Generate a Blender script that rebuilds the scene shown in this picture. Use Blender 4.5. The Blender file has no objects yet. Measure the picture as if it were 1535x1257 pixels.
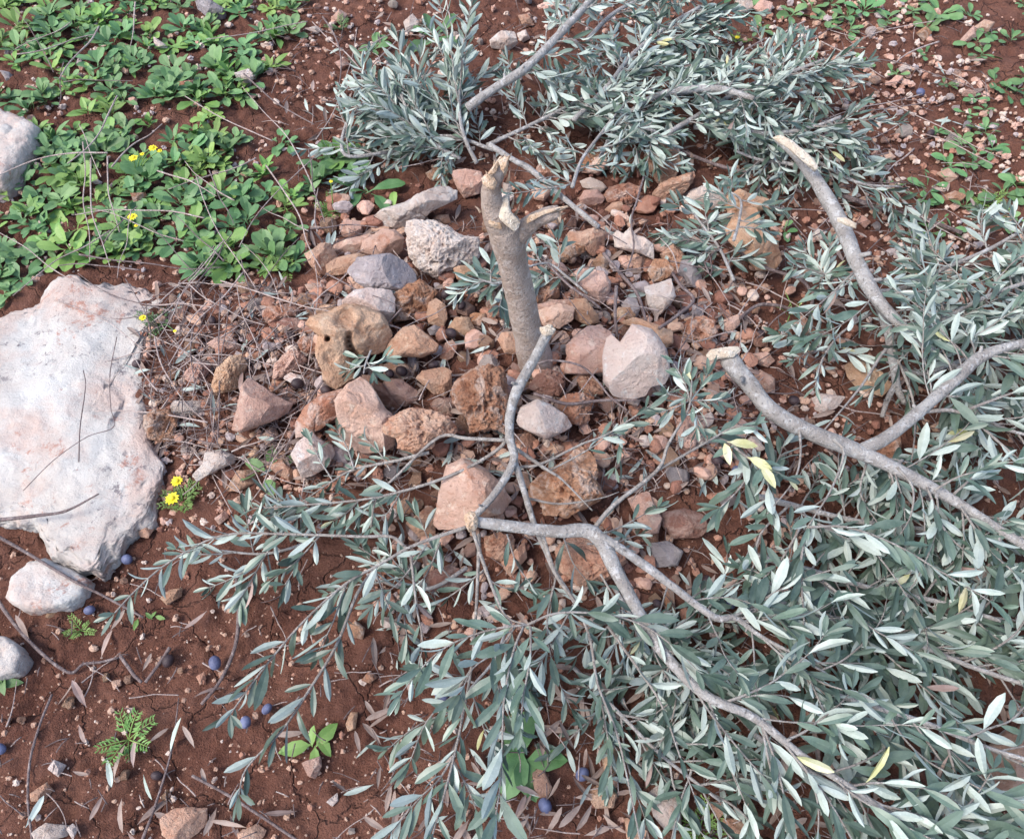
import bpy, math, random
import numpy as np
from mathutils import Vector
R = math.radians
random.seed(11); rng = np.random.default_rng(11)
scene = bpy.context.scene

# ------------------------------------------------------------------ camera, sky, sun, exposure
CAMH, PITCH, FPX, W0, H0 = 1.35, 58.0, 1205.0, 1535.0, 1257.0
cam = bpy.data.cameras.new('camera'); co = bpy.data.objects.new('camera', cam)
scene.collection.objects.link(co); scene.camera = co
co.location = (0, 0, CAMH); co.rotation_euler = (R(90 - PITCH), 0, 0)
cam.sensor_width = 36; cam.lens = 36 * FPX / W0; cam.clip_start = 0.02; cam.clip_end = 500
SUN_EL, SUN_AZ = 52, -112          # azimuth measured from +Y (away from the camera) towards +X
world = bpy.data.worlds.new('World'); scene.world = world; world.use_nodes = True
wt = world.node_tree; bg = wt.nodes['Background']
sky = wt.nodes.new('ShaderNodeTexSky'); sky.sky_type = 'NISHITA'; sky.sun_disc = False
sky.sun_elevation = R(SUN_EL); sky.sun_rotation = R(SUN_AZ); sky.air_density = 1.0; sky.dust_density = 2.5; sky.ozone_density = 1.0
wt.links.new(sky.outputs[0], bg.inputs[0]); bg.inputs[1].default_value = 0.15
sl = bpy.data.lights.new('sun', 'SUN'); so = bpy.data.objects.new('sun', sl); scene.collection.objects.link(so)
sl.energy = 1.15; sl.angle = R(24); sl.color = (1.0, 0.97, 0.93)
sd = Vector((math.sin(R(SUN_AZ)) * math.cos(R(SUN_EL)), math.cos(R(SUN_AZ)) * math.cos(R(SUN_EL)), math.sin(R(SUN_EL))))
so.rotation_euler = sd.to_track_quat('Z', 'Y').to_euler()
scene.view_settings.view_transform = 'Standard'; scene.view_settings.look = 'None'
scene.view_settings.exposure = 1.2; scene.view_settings.gamma = 1

# ------------------------------------------------------------------ noise
def _hash(ix, iy, iz, s):
    h = (ix * 374761393 + iy * 668265263 + iz * 2147483647 + s * 974711) & 0xffffffff
    h = ((h ^ (h >> 13)) * 1274126177) & 0xffffffff
    h = ((h ^ (h >> 16)) * 2246822519) & 0xffffffff
    return ((h ^ (h >> 15)) & 0xffff) / 65535.0
def vnoise(p, s=0):
    p = np.asarray(p, float); i = np.floor(p).astype(np.int64); f = p - i; f = f * f * f * (f * (f * 6 - 15) + 10)
    r = 0
    for dx in (0, 1):
        wx = f[:, 0] if dx else 1 - f[:, 0]
        for dy in (0, 1):
            wy = f[:, 1] if dy else 1 - f[:, 1]
            for dz in (0, 1):
                wz = f[:, 2] if dz else 1 - f[:, 2]
                r = r + wx * wy * wz * _hash(i[:, 0] + dx, i[:, 1] + dy, i[:, 2] + dz, s)
    return r * 2 - 1
def fbm(p, o=4, s=0, g=0.5):
    r = 0; a = 1; p = np.asarray(p, float); t = 0
    for k in range(o):
        r = r + a * vnoise(p * (2.03 ** k) + 17.3 * k, s + k); t += a; a *= g
    return r / t
def worley(p, s=0):
    p = np.asarray(p, float); i = np.floor(p).astype(np.int64); best = np.full(len(p), 9.0)
    for dx in (-1, 0, 1):
        for dy in (-1, 0, 1):
            for dz in (-1, 0, 1):
                c = i + np.array([dx, dy, dz])
                q = np.stack([c[:, k] + _hash(c[:, 0], c[:, 1], c[:, 2], s + 7 * k + 1) for k in range(3)], 1)
                best = np.minimum(best, np.linalg.norm(q - p, axis=1))
    return best

# ------------------------------------------------------------------ terrain and pixel -> place
cp, sp = math.cos(R(PITCH)), math.sin(R(PITCH))
FWD = np.array([0, cp, -sp]); UP = np.array([0, sp, cp]); RT = np.array([1.0, 0, 0])
def ray(px, py):
    return FWD + RT * ((px - W0 / 2) / FPX) - UP * ((py - H0 / 2) / FPX)
def terr(x, y):
    x = np.asarray(x, float); y = np.asarray(y, float)
    m = 0.11 * np.exp(-(((x - 0.0) / 0.52) ** 2 + ((y - 0.93) / 0.40) ** 2) ** 1.3)
    m = m + 0.018 * np.sin(x * 2.1 + 0.6) * np.cos(y * 1.7) + 0.01 * np.sin(x * 5.3 + y * 4.1)
    far = np.maximum(0, np.hypot(x, y - 1) - 3)
    return m + 0.01 * far * np.sin(x * 0.13 + 1) * 0.3
def P(px, py, h=0.0):
    d = ray(px, py); z = 0.0
    for k in range(12):
        t = (CAMH - z) / -d[2]; q = np.array([0, 0, CAMH]) + d * t
        z = float(terr(q[0], q[1])) + h
    t = (CAMH - z) / -d[2]
    return np.array([0, 0, CAMH]) + d * t
def V(px, py, Y):
    d = ray(px, py); return np.array([0, 0, CAMH]) + d * (Y / d[1])
def depth(p): return float(np.dot(p - np.array([0, 0, CAMH]), FWD))
def m_per_px(p): return depth(p) / FPX
def pix(p):
    q = np.asarray(p) - np.array([0, 0, CAMH]); z = q @ FWD
    return (W0 / 2 + FPX * (q @ RT) / z, H0 / 2 - FPX * (q @ UP) / z)

# ------------------------------------------------------------------ object helpers
C = scene.collection
def mesh(name, v, f, mats, mi=None, smooth=True):
    """v (n,3); f list of index arrays (k, 3 or 4) each"""
    me = bpy.data.meshes.new(name); v = np.asarray(v, np.float32)
    fs = [np.asarray(a, np.int32) for a in f if len(a)]
    loops = np.concatenate([a.ravel() for a in fs]); tot = np.concatenate([np.full(len(a), a.shape[1], np.int32) for a in fs])
    st = np.concatenate([[0], np.cumsum(tot)[:-1]]).astype(np.int32)
    me.vertices.add(len(v)); me.vertices.foreach_set('co', v.ravel())
    me.loops.add(len(loops)); me.loops.foreach_set('vertex_index', loops)
    me.polygons.add(len(tot)); me.polygons.foreach_set('loop_start', st); me.polygons.foreach_set('loop_total', tot)
    for m in mats: me.materials.append(m)
    if mi is not None: me.polygons.foreach_set('material_index', np.asarray(mi, np.int32))
    me.polygons.foreach_set('use_smooth', np.full(len(tot), smooth))
    me.update(calc_edges=True); me.validate()
    return me
def link(name, me, parent=None, loc=None):
    o = bpy.data.objects.new(name, me); C.objects.link(o)
    if parent is not None: o.parent = parent
    if loc is not None: o.location = [float(a) for a in loc]
    return o
def tag(o, label=None, cat=None, group=None, kind=None):
    if label: o['label'] = label
    if cat: o['category'] = cat
    if group: o['group'] = group
    if kind: o['kind'] = kind
    return o
LANDMARKS = []   # (x, y, phrase)
USED = {}
def where(px, py, skip=None, n=7):
    out = []
    L = sorted(LANDMARKS, key=lambda l: (l[0] - px) ** 2 + (l[1] - py) ** 2)
    for lx, ly, ph in L[:n]:
        dx, dy = px - lx, py - ly
        if abs(dx) > 2 * abs(dy): r = 'right of' if dx > 0 else 'left of'
        elif abs(dy) > 2 * abs(dx): r = 'in front of' if dy > 0 else 'behind'
        else: r = ('in front and ' if dy > 0 else 'behind and ') + ('right of' if dx > 0 else 'left of')
        D = math.hypot(dx, dy)
        if D < 45: r = 'close ' + r
        elif D > 190: r = 'well ' + r
        out.append(r + ' ' + ph)
    return out
def auto(desc, px, py):
    c = where(px, py)
    for w in c:
        l = desc + ' ' + w
        if l not in USED and len(l.split()) <= 16: USED[l] = 1; return l
    for a in ('little', 'second', 'another'):
        pass
    return desc + ' ' + c[0]

# ------------------------------------------------------------------ materials
def N(nt, t, **kw):
    n = nt.nodes.new(t)
    for k, v in kw.items():
        if k in n.inputs: n.inputs[k].default_value = v
        else: setattr(n, k, v)
    return n
def newmat(name, rough=0.8, spec=0.3):
    m = bpy.data.materials.new(name); m.use_nodes = True; nt = m.node_tree
    b = nt.nodes['Principled BSDF']; b.inputs['Roughness'].default_value = rough
    b.inputs['Specular IOR Level'].default_value = spec
    return m, nt, b
def coords(nt, rand=True):
    tc = N(nt, 'ShaderNodeTexCoord')
    if not rand: return tc.outputs['Object']
    oi = N(nt, 'ShaderNodeObjectInfo'); ml = N(nt, 'ShaderNodeMath', operation='MULTIPLY'); ml.inputs[1].default_value = 53.0
    nt.links.new(oi.outputs['Random'], ml.inputs[0]); ad = N(nt, 'ShaderNodeVectorMath', operation='ADD')
    nt.links.new(tc.outputs['Object'], ad.inputs[0]); nt.links.new(ml.outputs[0], ad.inputs[1]); return ad.outputs[0]
def noise(nt, vec, scale, detail=5, rough=0.55, dist=0.0):
    n = N(nt, 'ShaderNodeTexNoise'); n.inputs['Scale'].default_value = scale; n.inputs['Detail'].default_value = detail
    n.inputs['Roughness'].default_value = rough; n.inputs['Distortion'].default_value = dist
    nt.links.new(vec, n.inputs['Vector']); return n.outputs['Fac']
def ramp(nt, fac, lo, hi):
    m = N(nt, 'ShaderNodeMapRange'); m.inputs['From Min'].default_value = lo; m.inputs['From Max'].default_value = hi
    m.clamp = True; nt.links.new(fac, m.inputs['Value']); return m.outputs['Result']
def mix(nt, fac, a, b):
    m = N(nt, 'ShaderNodeMix', data_type='RGBA')
    for s, v in ((m.inputs[0], fac), (m.inputs[6], a), (m.inputs[7], b)):
        if isinstance(v, (tuple, list)): s.default_value = (*v, 1)
        elif isinstance(v, (int, float)): s.default_value = v
        else: nt.links.new(v, s)
    return m.outputs[2]
def math_(nt, op, a, b=None):
    m = N(nt, 'ShaderNodeMath', operation=op)
    for k, v in ((0, a), (1, b)):
        if v is None: continue
        if isinstance(v, (int, float)): m.inputs[k].default_value = v
        else: nt.links.new(v, m.inputs[k])
    return m.outputs[0]
def bump(nt, b, h, strength, dist):
    bp = N(nt, 'ShaderNodeBump'); bp.inputs['Strength'].default_value = strength; bp.inputs['Distance'].default_value = dist
    nt.links.new(h, bp.inputs['Height']); nt.links.new(bp.outputs[0], b.inputs['Normal'])
def vary(nt, col, amt=0.12, hue=0.0):
    oi = N(nt, 'ShaderNodeObjectInfo'); hs = N(nt, 'ShaderNodeHueSaturation')
    mr = N(nt, 'ShaderNodeMapRange'); mr.inputs['To Min'].default_value = 1 - amt; mr.inputs['To Max'].default_value = 1 + amt
    nt.links.new(oi.outputs['Random'], mr.inputs['Value']); nt.links.new(mr.outputs[0], hs.inputs['Value'])
    if hue:
        m2 = N(nt, 'ShaderNodeMapRange'); m2.inputs['To Min'].default_value = 0.5 - hue; m2.inputs['To Max'].default_value = 0.5 + hue
        f = math_(nt, 'FRACT', math_(nt, 'MULTIPLY', oi.outputs['Random'], 7.31)); nt.links.new(f, m2.inputs['Value']); nt.links.new(m2.outputs[0], hs.inputs['Hue'])
    nt.links.new(col, hs.inputs['Color']); return hs.outputs[0]
SOIL = (0.185, 0.062, 0.036)
def rockmat(name, a, b, stain, st_lo, st_hi, pit=False, amt=0.14):
    m, nt, bs = newmat(name, 0.88, 0.22); v = coords(nt)
    c = mix(nt, ramp(nt, noise(nt, v, 16, 9, 0.62, 0.5), 0.38, 0.60), a, b)
    c = mix(nt, ramp(nt, noise(nt, v, 24, 10, 0.68, 1.0), st_lo, st_hi), c, stain)
    lg = ramp(nt, noise(nt, v, 48, 9, 0.7, 0.4), 0.55, 0.66)
    c = mix(nt, math_(nt, 'MULTIPLY', lg, 0.65), c, tuple(min(0.78, x * 1.3 + 0.06) for x in a))
    sp_ = ramp(nt, noise(nt, v, 210, 6, 0.7), 0.57, 0.68)
    c = mix(nt, math_(nt, 'MULTIPLY', sp_, 0.6), c, tuple(x * 0.5 for x in stain))
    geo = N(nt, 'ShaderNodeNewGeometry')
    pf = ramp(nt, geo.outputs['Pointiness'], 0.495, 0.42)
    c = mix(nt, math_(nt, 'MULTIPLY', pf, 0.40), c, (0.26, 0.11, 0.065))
    c = vary(nt, c, amt, 0.008)
    nt.links.new(c, bs.inputs['Base Color'])
    h = math_(nt, 'ADD', noise(nt, v, 70, 10, 0.72, 0.4), math_(nt, 'MULTIPLY', noise(nt, v, 330, 5, 0.7), 0.45))
    bump(nt, bs, h, 1.0, 0.011 if not pit else 0.016)
    return m
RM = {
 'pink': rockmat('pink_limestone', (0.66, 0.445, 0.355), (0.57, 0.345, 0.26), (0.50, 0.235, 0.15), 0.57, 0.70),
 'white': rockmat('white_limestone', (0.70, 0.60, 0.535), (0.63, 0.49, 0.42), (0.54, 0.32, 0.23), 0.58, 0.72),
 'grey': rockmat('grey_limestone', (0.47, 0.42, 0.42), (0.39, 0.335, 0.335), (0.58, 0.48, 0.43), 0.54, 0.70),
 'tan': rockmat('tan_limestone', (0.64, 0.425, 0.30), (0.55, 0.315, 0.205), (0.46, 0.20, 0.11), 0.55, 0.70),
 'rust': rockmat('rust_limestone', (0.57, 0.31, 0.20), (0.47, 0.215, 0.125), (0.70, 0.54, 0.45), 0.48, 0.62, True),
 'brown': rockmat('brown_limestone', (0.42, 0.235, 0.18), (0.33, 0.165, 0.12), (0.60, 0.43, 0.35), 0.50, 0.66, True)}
def gravelmat(name, a, b_):
    m, nt, bs = newmat(name, 0.88, 0.2); v = coords(nt)
    c = mix(nt, ramp(nt, noise(nt, v, 45, 6, 0.7), 0.38, 0.62), a, b_); nt.links.new(c, bs.inputs['Base Color']); bump(nt, bs, noise(nt, v, 300, 5, 0.7), 0.8, 0.004); return m
GMAT = {'pink': gravelmat('pink_gravel', (0.60, 0.39, 0.31), (0.46, 0.26, 0.19)), 'white': gravelmat('white_gravel', (0.68, 0.57, 0.49), (0.56, 0.41, 0.33)), 'grey': gravelmat('grey_gravel', (0.48, 0.41, 0.40), (0.38, 0.30, 0.28)),
        'tan': gravelmat('tan_gravel', (0.56, 0.38, 0.28), (0.46, 0.28, 0.20)), 'rust': gravelmat('rust_gravel', (0.44, 0.24, 0.17), (0.35, 0.165, 0.11)), 'brown': gravelmat('brown_gravel', (0.30, 0.15, 0.11), (0.22, 0.10, 0.07))}
KW = {'pink': 'pinkish', 'white': 'whitish', 'grey': 'grey', 'tan': 'tan', 'rust': 'rusty orange', 'brown': 'reddish brown'}

def slabmat():
    m, nt, b = newmat('white_slab_stone', 0.8, 0.25); v = coords(nt)
    c = mix(nt, ramp(nt, noise(nt, v, 6, 10, 0.68, 0.2), 0.40, 0.60), (0.57, 0.55, 0.515), (0.50, 0.445, 0.40))
    c = mix(nt, math_(nt, 'MULTIPLY', ramp(nt, noise(nt, v, 4, 10, 0.72, 0.3), 0.49, 0.61), 0.8), c, (0.52, 0.38, 0.32))
    c = mix(nt, math_(nt, 'MULTIPLY', ramp(nt, noise(nt, v, 3.5, 3, 0.5), 0.47, 0.58), ramp(nt, noise(nt, v, 34, 10, 0.8), 0.56, 0.61)), c, (0.20, 0.175, 0.18))
    c = mix(nt, math_(nt, 'MULTIPLY', ramp(nt, noise(nt, v, 9, 10, 0.8, 0.3), 0.575, 0.63), 0.8), c, (0.38, 0.17, 0.12))
    c = mix(nt, math_(nt, 'MULTIPLY', ramp(nt, noise(nt, v, 130, 6, 0.75), 0.60, 0.68), 0.55), c, (0.36, 0.31, 0.30))
    nt.links.new(c, b.inputs['Base Color'])
    bump(nt, b, math_(nt, 'ADD', noise(nt, v, 30, 12, 0.75), math_(nt, 'MULTIPLY', noise(nt, v, 180, 6, 0.7), 0.25)), 0.8, 0.010)
    return m
M_SLAB = slabmat()
def soilmat():
    m, nt, b = newmat('red_soil', 0.92, 0.2); v = coords(nt, False)
    c = mix(nt, ramp(nt, noise(nt, v, 5, 8, 0.6), 0.35, 0.65), (0.135, 0.055, 0.037), (0.195, 0.090, 0.062))
    c = mix(nt, ramp(nt, noise(nt, v, 120, 6, 0.7), 0.55, 0.75), c, (0.31, 0.155, 0.11))
    c = mix(nt, ramp(nt, noise(nt, v, 60, 6, 0.7), 0.58, 0.75), c, (0.095, 0.036, 0.024))
    nt.links.new(c, b.inputs['Base Color'])
    vo = N(nt, 'ShaderNodeTexVoronoi', feature='DISTANCE_TO_EDGE'); vo.inputs['Scale'].default_value = 8
    wv = N(nt, 'ShaderNodeVectorMath', operation='ADD'); nz = N(nt, 'ShaderNodeTexNoise'); nz.inputs['Scale'].default_value = 14; nz.inputs['Detail'].default_value = 4
    sc = N(nt, 'ShaderNodeVectorMath', operation='SCALE'); sc.inputs['Scale'].default_value = 0.10
    nt.links.new(v, nz.inputs['Vector']); nt.links.new(nz.outputs['Color'], sc.inputs[0]); nt.links.new(v, wv.inputs[0]); nt.links.new(sc.outputs[0], wv.inputs[1]); nt.links.new(wv.outputs[0], vo.inputs['Vector'])
    cr = ramp(nt, vo.outputs['Distance'], 0.0, 0.022)
    h = math_(nt, 'ADD', math_(nt, 'MULTIPLY', cr, 0.8), math_(nt, 'ADD', math_(nt, 'MULTIPLY', noise(nt, v, 70, 8, 0.7), 1.0), math_(nt, 'MULTIPLY', noise(nt, v, 300, 3, 0.6), 0.5)))
    bump(nt, b, h, 1.0, 0.012)
    return m
M_SOIL = soilmat()
def barkmat(name, a, b_, c_, sc=1.0):
    m, nt, b = newmat(name, 0.78, 0.25); v = coords(nt)
    c = mix(nt, ramp(nt, noise(nt, v, 24 * sc, 8, 0.65, 0.4), 0.40, 0.60), a, b_)
    c = mix(nt, math_(nt, 'MULTIPLY', ramp(nt, noise(nt, v, 75 * sc, 7, 0.7, 0.3), 0.53, 0.62), 0.75), c, c_)
    c = mix(nt, math_(nt, 'MULTIPLY', ramp(nt, noise(nt, v, 190 * sc, 4, 0.6), 0.59, 0.66), 0.7), c, tuple(x * 0.4 for x in b_))
    nt.links.new(c, b.inputs['Base Color'])
    bump(nt, b, math_(nt, 'ADD', noise(nt, v, 60 * sc, 8, 0.68), math_(nt, 'MULTIPLY', noise(nt, v, 240 * sc, 4, 0.6), 0.5)), 1.0, 0.006)
    return m
M_TRUNK = barkmat('trunk_bark', (0.46, 0.375, 0.325), (0.35, 0.27, 0.22), (0.56, 0.49, 0.445))
M_BARK = barkmat('olive_bark', (0.39, 0.37, 0.35), (0.27, 0.245, 0.225), (0.54, 0.53, 0.52))
M_TWIG = barkmat('olive_twig', (0.34, 0.31, 0.28), (0.25, 0.215, 0.19), (0.45, 0.43, 0.40))
M_DEAD = barkmat('dead_wood', (0.23, 0.175, 0.165), (0.15, 0.11, 0.105), (0.36, 0.30, 0.28))
M_STRAW = barkmat('dry_stem', (0.50, 0.40, 0.36), (0.37, 0.28, 0.25), (0.62, 0.55, 0.50))
M_WOOD = barkmat('torn_wood', (0.70, 0.53, 0.38), (0.60, 0.40, 0.26), (0.80, 0.70, 0.58), 1.5)
M_CUT = barkmat('fresh_cut_wood', (0.76, 0.67, 0.55), (0.62, 0.50, 0.38), (0.82, 0.76, 0.67), 1.5)
def leafmat(name, a, b_, rough, spec, trans=0.0, amt=0.2, hue=0.01, sheen=0.0):
    m, nt, b = newmat(name, rough, spec); v = coords(nt)
    c = mix(nt, ramp(nt, noise(nt, v, 25, 3), 0.38, 0.62), a, b_)
    c = mix(nt, math_(nt, 'MULTIPLY', ramp(nt, noise(nt, v, 350, 3), 0.5, 0.8), 0.3), c, tuple(min(1, x * 1.5) for x in b_))
    c = vary(nt, c, amt, hue); nt.links.new(c, b.inputs['Base Color'])
    if trans:
        t = N(nt, 'ShaderNodeBsdfTranslucent'); nt.links.new(c, t.inputs[0]); ms = N(nt, 'ShaderNodeMixShader'); ms.inputs[0].default_value = trans
        nt.links.new(b.outputs[0], ms.inputs[1]); nt.links.new(t.outputs[0], ms.inputs[2]); nt.links.new(ms.outputs[0], nt.nodes['Material Output'].inputs[0])
    return m
M_OT = leafmat('olive_leaf_face', (0.060, 0.098, 0.070), (0.122, 0.168, 0.128), 0.38, 0.6, 0.0, 0.28)
M_OU = leafmat('olive_leaf_back', (0.29, 0.345, 0.30), (0.41, 0.46, 0.41), 0.6, 0.45, 0.0, 0.14)
M_OYT = leafmat('yellowed_leaf_face', (0.36, 0.35, 0.15), (0.48, 0.46, 0.29), 0.5, 0.4)
M_G1 = leafmat('weed_leaf', (0.115, 0.235, 0.085), (0.175, 0.305, 0.125), 0.5, 0.4, 0.2, 0.22, 0.018)
M_G2 = leafmat('bright_weed_leaf', (0.165, 0.30, 0.07), (0.22, 0.36, 0.10), 0.5, 0.4, 0.2, 0.2, 0.015)
M_DRY = leafmat('dead_leaf', (0.22, 0.15, 0.125), (0.33, 0.25, 0.215), 0.7, 0.3, 0, 0.3, 0.01)
M_YEL = leafmat('petal', (0.85, 0.65, 0.02), (0.9, 0.75, 0.05), 0.5, 0.3, 0.1, 0.05, 0.0)
def fruitmat(name, a, b_):
    m, nt, b = newmat(name, 0.55, 0.4); v = coords(nt)
    c = mix(nt, ramp(nt, noise(nt, v, 60, 5), 0.35, 0.65), a, b_); nt.links.new(c, b.inputs['Base Color']); bump(nt, b, noise(nt, v, 130, 6, 0.7), 0.7, 0.002); return m
M_BLK = fruitmat('black_olive_skin', (0.028, 0.016, 0.018), (0.06, 0.038, 0.042))
M_BLU = fruitmat('bloomed_olive_skin', (0.07, 0.075, 0.14), (0.15, 0.17, 0.28))

# ------------------------------------------------------------------ geometry generators
_ico = {}
def ico(n):
    if n in _ico: return _ico[n]
    t = (1 + 5 ** 0.5) / 2
    v = [(-1, t, 0), (1, t, 0), (-1, -t, 0), (1, -t, 0), (0, -1, t), (0, 1, t), (0, -1, -t), (0, 1, -t), (t, 0, -1), (t, 0, 1), (-t, 0, -1), (-t, 0, 1)]
    f = [(0, 11, 5), (0, 5, 1), (0, 1, 7), (0, 7, 10), (0, 10, 11), (1, 5, 9), (5, 11, 4), (11, 10, 2), (10, 7, 6), (7, 1, 8), (3, 9, 4), (3, 4, 2), (3, 2, 6), (3, 6, 8), (3, 8, 9), (4, 9, 5), (2, 4, 11), (6, 2, 10), (8, 6, 7), (9, 8, 1)]
    v = np.array(v, float); f = np.array(f); v /= np.linalg.norm(v, axis=1)[:, None]
    for k in range(n):
        e = np.sort(np.concatenate([f[:, [0, 1]], f[:, [1, 2]], f[:, [2, 0]]]), axis=1)
        u, inv = np.unique(e, axis=0, return_inverse=True); inv = inv.ravel()
        mid = v[u[:, 0]] + v[u[:, 1]]; mid /= np.linalg.norm(mid, axis=1)[:, None]
        m = len(v) + inv; L = len(f); a, b, c = m[:L], m[L:2 * L], m[2 * L:]; v = np.concatenate([v, mid])
        f = np.concatenate([np.stack([f[:, 0], a, c], 1), np.stack([f[:, 1], b, a], 1), np.stack([f[:, 2], c, b], 1), np.stack([a, b, c], 1)])
    _ico[n] = (v, f); return _ico[n]
def rock_verts(poly, D, sub, seed, pitted=False, facets=5, p=2.6, rough=1.0, holes=(), fpow=(0.45, 0.8)):
    """poly: (n,2) outline around 0 in metres in the local u,v plane, D half depth along w. returns verts"""
    r_ = np.random.default_rng(seed); d, f = ico(sub); d = d.copy()
    th = np.arctan2(d[:, 1], d[:, 0]); cr = np.hypot(d[:, 0], d[:, 1])
    A = poly; B = np.roll(poly, -1, 0); Rr = np.full(len(d), 0.0); u = np.stack([np.cos(th), np.sin(th)], 1)
    for a, b in zip(A, B):
        e = b - a; den = u[:, 0] * e[1] - u[:, 1] * e[0]; den = np.where(abs(den) < 1e-9, 1e-9, den)
        t = (a[0] * e[1] - a[1] * e[0]) / den; s = (a[0] * u[:, 1] - a[1] * u[:, 0]) / den
        ok = (t > 0) & (s >= -1e-3) & (s <= 1 + 1e-3); Rr = np.where(ok, np.maximum(Rr, t), Rr)
    Rr = np.where(Rr <= 0, np.abs(poly).mean(), Rr)
    k = (cr ** p + np.abs(d[:, 2]) ** p) ** (-1 / p)
    v = np.stack([d[:, 0] * Rr * k, d[:, 1] * Rr * k, d[:, 2] * D * k], 1)
    S = (np.ptp(poly[:, 0]) + np.ptp(poly[:, 1])) / 4
    for i in range(facets):
        a = r_.uniform(0, 2 * math.pi); e = r_.uniform(*fpow)
        n = np.array([math.cos(a) * e, math.sin(a) * e, math.sqrt(max(0.02, 1 - e * e)) * (1 if i < facets * 0.8 else -1)])
        h = v @ n; dd = h.max() * r_.uniform(0.66, 0.88); ex = np.maximum(0, h - dd); v = v - n[None] * ex[:, None] * 0.97
    q = v / S; off = r_.uniform(0, 100, 3); nd = v / (np.linalg.norm(v, axis=1)[:, None] + 1e-9)
    am = 0.06 * rough
    disp = am * fbm(q * 1.7 + off, 4, seed % 91) + (0.022 + 0.022 * rough) * fbm(q * 5 + off, 4, seed % 89, 0.62)
    disp = disp - 0.045 * np.clip(0.12 - np.abs(fbm(q * 1.3 + off * 2, 3, seed % 31)), 0, 1) / 0.12 * (rng.random() < 0.5)
    if pitted:
        w = worley(q * 2.6 + off + 0.5 * fbm(q * 3 + off, 3, 5)[:, None], seed % 97); msk = np.clip(fbm(q * 1.1 + off, 2, 77) * 3 + 0.6, 0, 1); disp = disp - 0.26 * msk * np.clip(1 - w / 0.42, 0, 1) ** 0.6
        w = worley(q * 7.5 + off + 0.4 * fbm(q * 6 + off, 2, 6)[:, None], seed % 83); disp = disp - 0.10 * np.clip(1 - w / 0.5, 0, 1) + 0.03 * (1 - np.abs(fbm(q * 5 + off, 3, 3))) 
        disp = disp + 0.09 * fbm(q * 3.0 + off, 4, 9, 0.6)
    v = v + nd * (disp * S)[:, None]
    for hx, hy, hr, hd in holes:
        g = np.exp(-(((v[:, 0] - hx) ** 2 + (v[:, 1] - hy) ** 2) / hr ** 2) ** 2) * (v[:, 2] > -0.3 * D)
        v[:, 2] -= g * hd
    return v, f
def tube(pts, rad, sides=8, nz=0.0, seed=0, sub=6, knots=0.0):
    pts = np.asarray(pts, float); rad = np.asarray(rad, float); n = len(pts)
    e = np.concatenate([[2 * pts[0] - pts[1]], pts, [2 * pts[-1] - pts[-2]]]); Q = []; q = []
    for i in range(n - 1):
        for s in range(sub):
            t = s / sub; p0, p1, p2, p3 = e[i:i + 4]
            Q.append(0.5 * ((2 * p1) + (-p0 + p2) * t + (2 * p0 - 5 * p1 + 4 * p2 - p3) * t * t + (-p0 + 3 * p1 - 3 * p2 + p3) * t ** 3)); q.append(rad[i] * (1 - t) + rad[i + 1] * t)
    Q.append(pts[-1]); q.append(rad[-1]); Q = np.array(Q); q = np.array(q)
    T = np.gradient(Q, axis=0); T /= np.linalg.norm(T, axis=1)[:, None] + 1e-12
    a = np.cross(T[0], [0.3, 0.2, 0.9]); a /= np.linalg.norm(a); V_ = []; F = []
    an = np.linspace(0, 2 * math.pi, sides, endpoint=False)
    for i in range(len(Q)):
        a = a - T[i] * np.dot(a, T[i]); a /= np.linalg.norm(a); b = np.cross(T[i], a)
        V_.append(Q[i] + q[i] * (np.cos(an)[:, None] * a + np.sin(an)[:, None] * b))
    V_ = np.array(V_); m = len(Q)
    if nz:
        fl = V_.reshape(-1, 3); c = np.repeat(Q, sides, 0); rr = np.repeat(q, sides)
        dsp = 1 + nz * fbm(fl / (rr.mean() * 2.2) + seed, 3, seed % 50)
        if knots: dsp = dsp + knots * np.clip(vnoise(fl / (rr.mean() * 5) + seed * 3, 3) - 0.35, 0, 1)
        V_ = (c + (fl - c) * dsp[:, None]).reshape(m, sides, 3)
    idx = np.arange(m * sides).reshape(m, sides)
    F = np.stack([idx[:-1], np.roll(idx, -1, 1)[:-1], np.roll(idx, -1, 1)[1:], idx[1:]], -1).reshape(-1, 4)
    Vv = np.concatenate([V_.reshape(-1, 3), Q[:1] - T[:1] * q[0] * 0.15, Q[-1:] + T[-1:] * q[-1] * 0.15]); c0 = m * sides
    j = np.arange(sides); c1 = np.stack([np.full(sides, c0), (j + 1) % sides, j], 1); b0 = (m - 1) * sides
    c2 = np.stack([np.full(sides, c0 + 1), b0 + j, b0 + (j + 1) % sides], 1)
    return Vv, F, np.concatenate([c1, c2]), Q
def join_tubes(list_):
    V_, Q4, T3 = [], [], []; o = 0
    for v, f4, f3, _ in list_:
        V_.append(v); Q4.append(f4 + o); T3.append(f3 + o); o += len(v)
    return np.concatenate(V_), [np.concatenate(Q4), np.concatenate(T3)]
PROF = {'olive': ([0, .08, .28, .60, .86, 1], [.05, .14, .70, 1.0, .70, .08]),
        'spoon': ([0, .26, .44, .68, .90, 1], [.07, .12, .62, 1.0, .82, .25]),
        'oval': ([0, .10, .30, .58, .84, 1], [.06, .15, .80, 1.0, .62, .06])}
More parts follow.
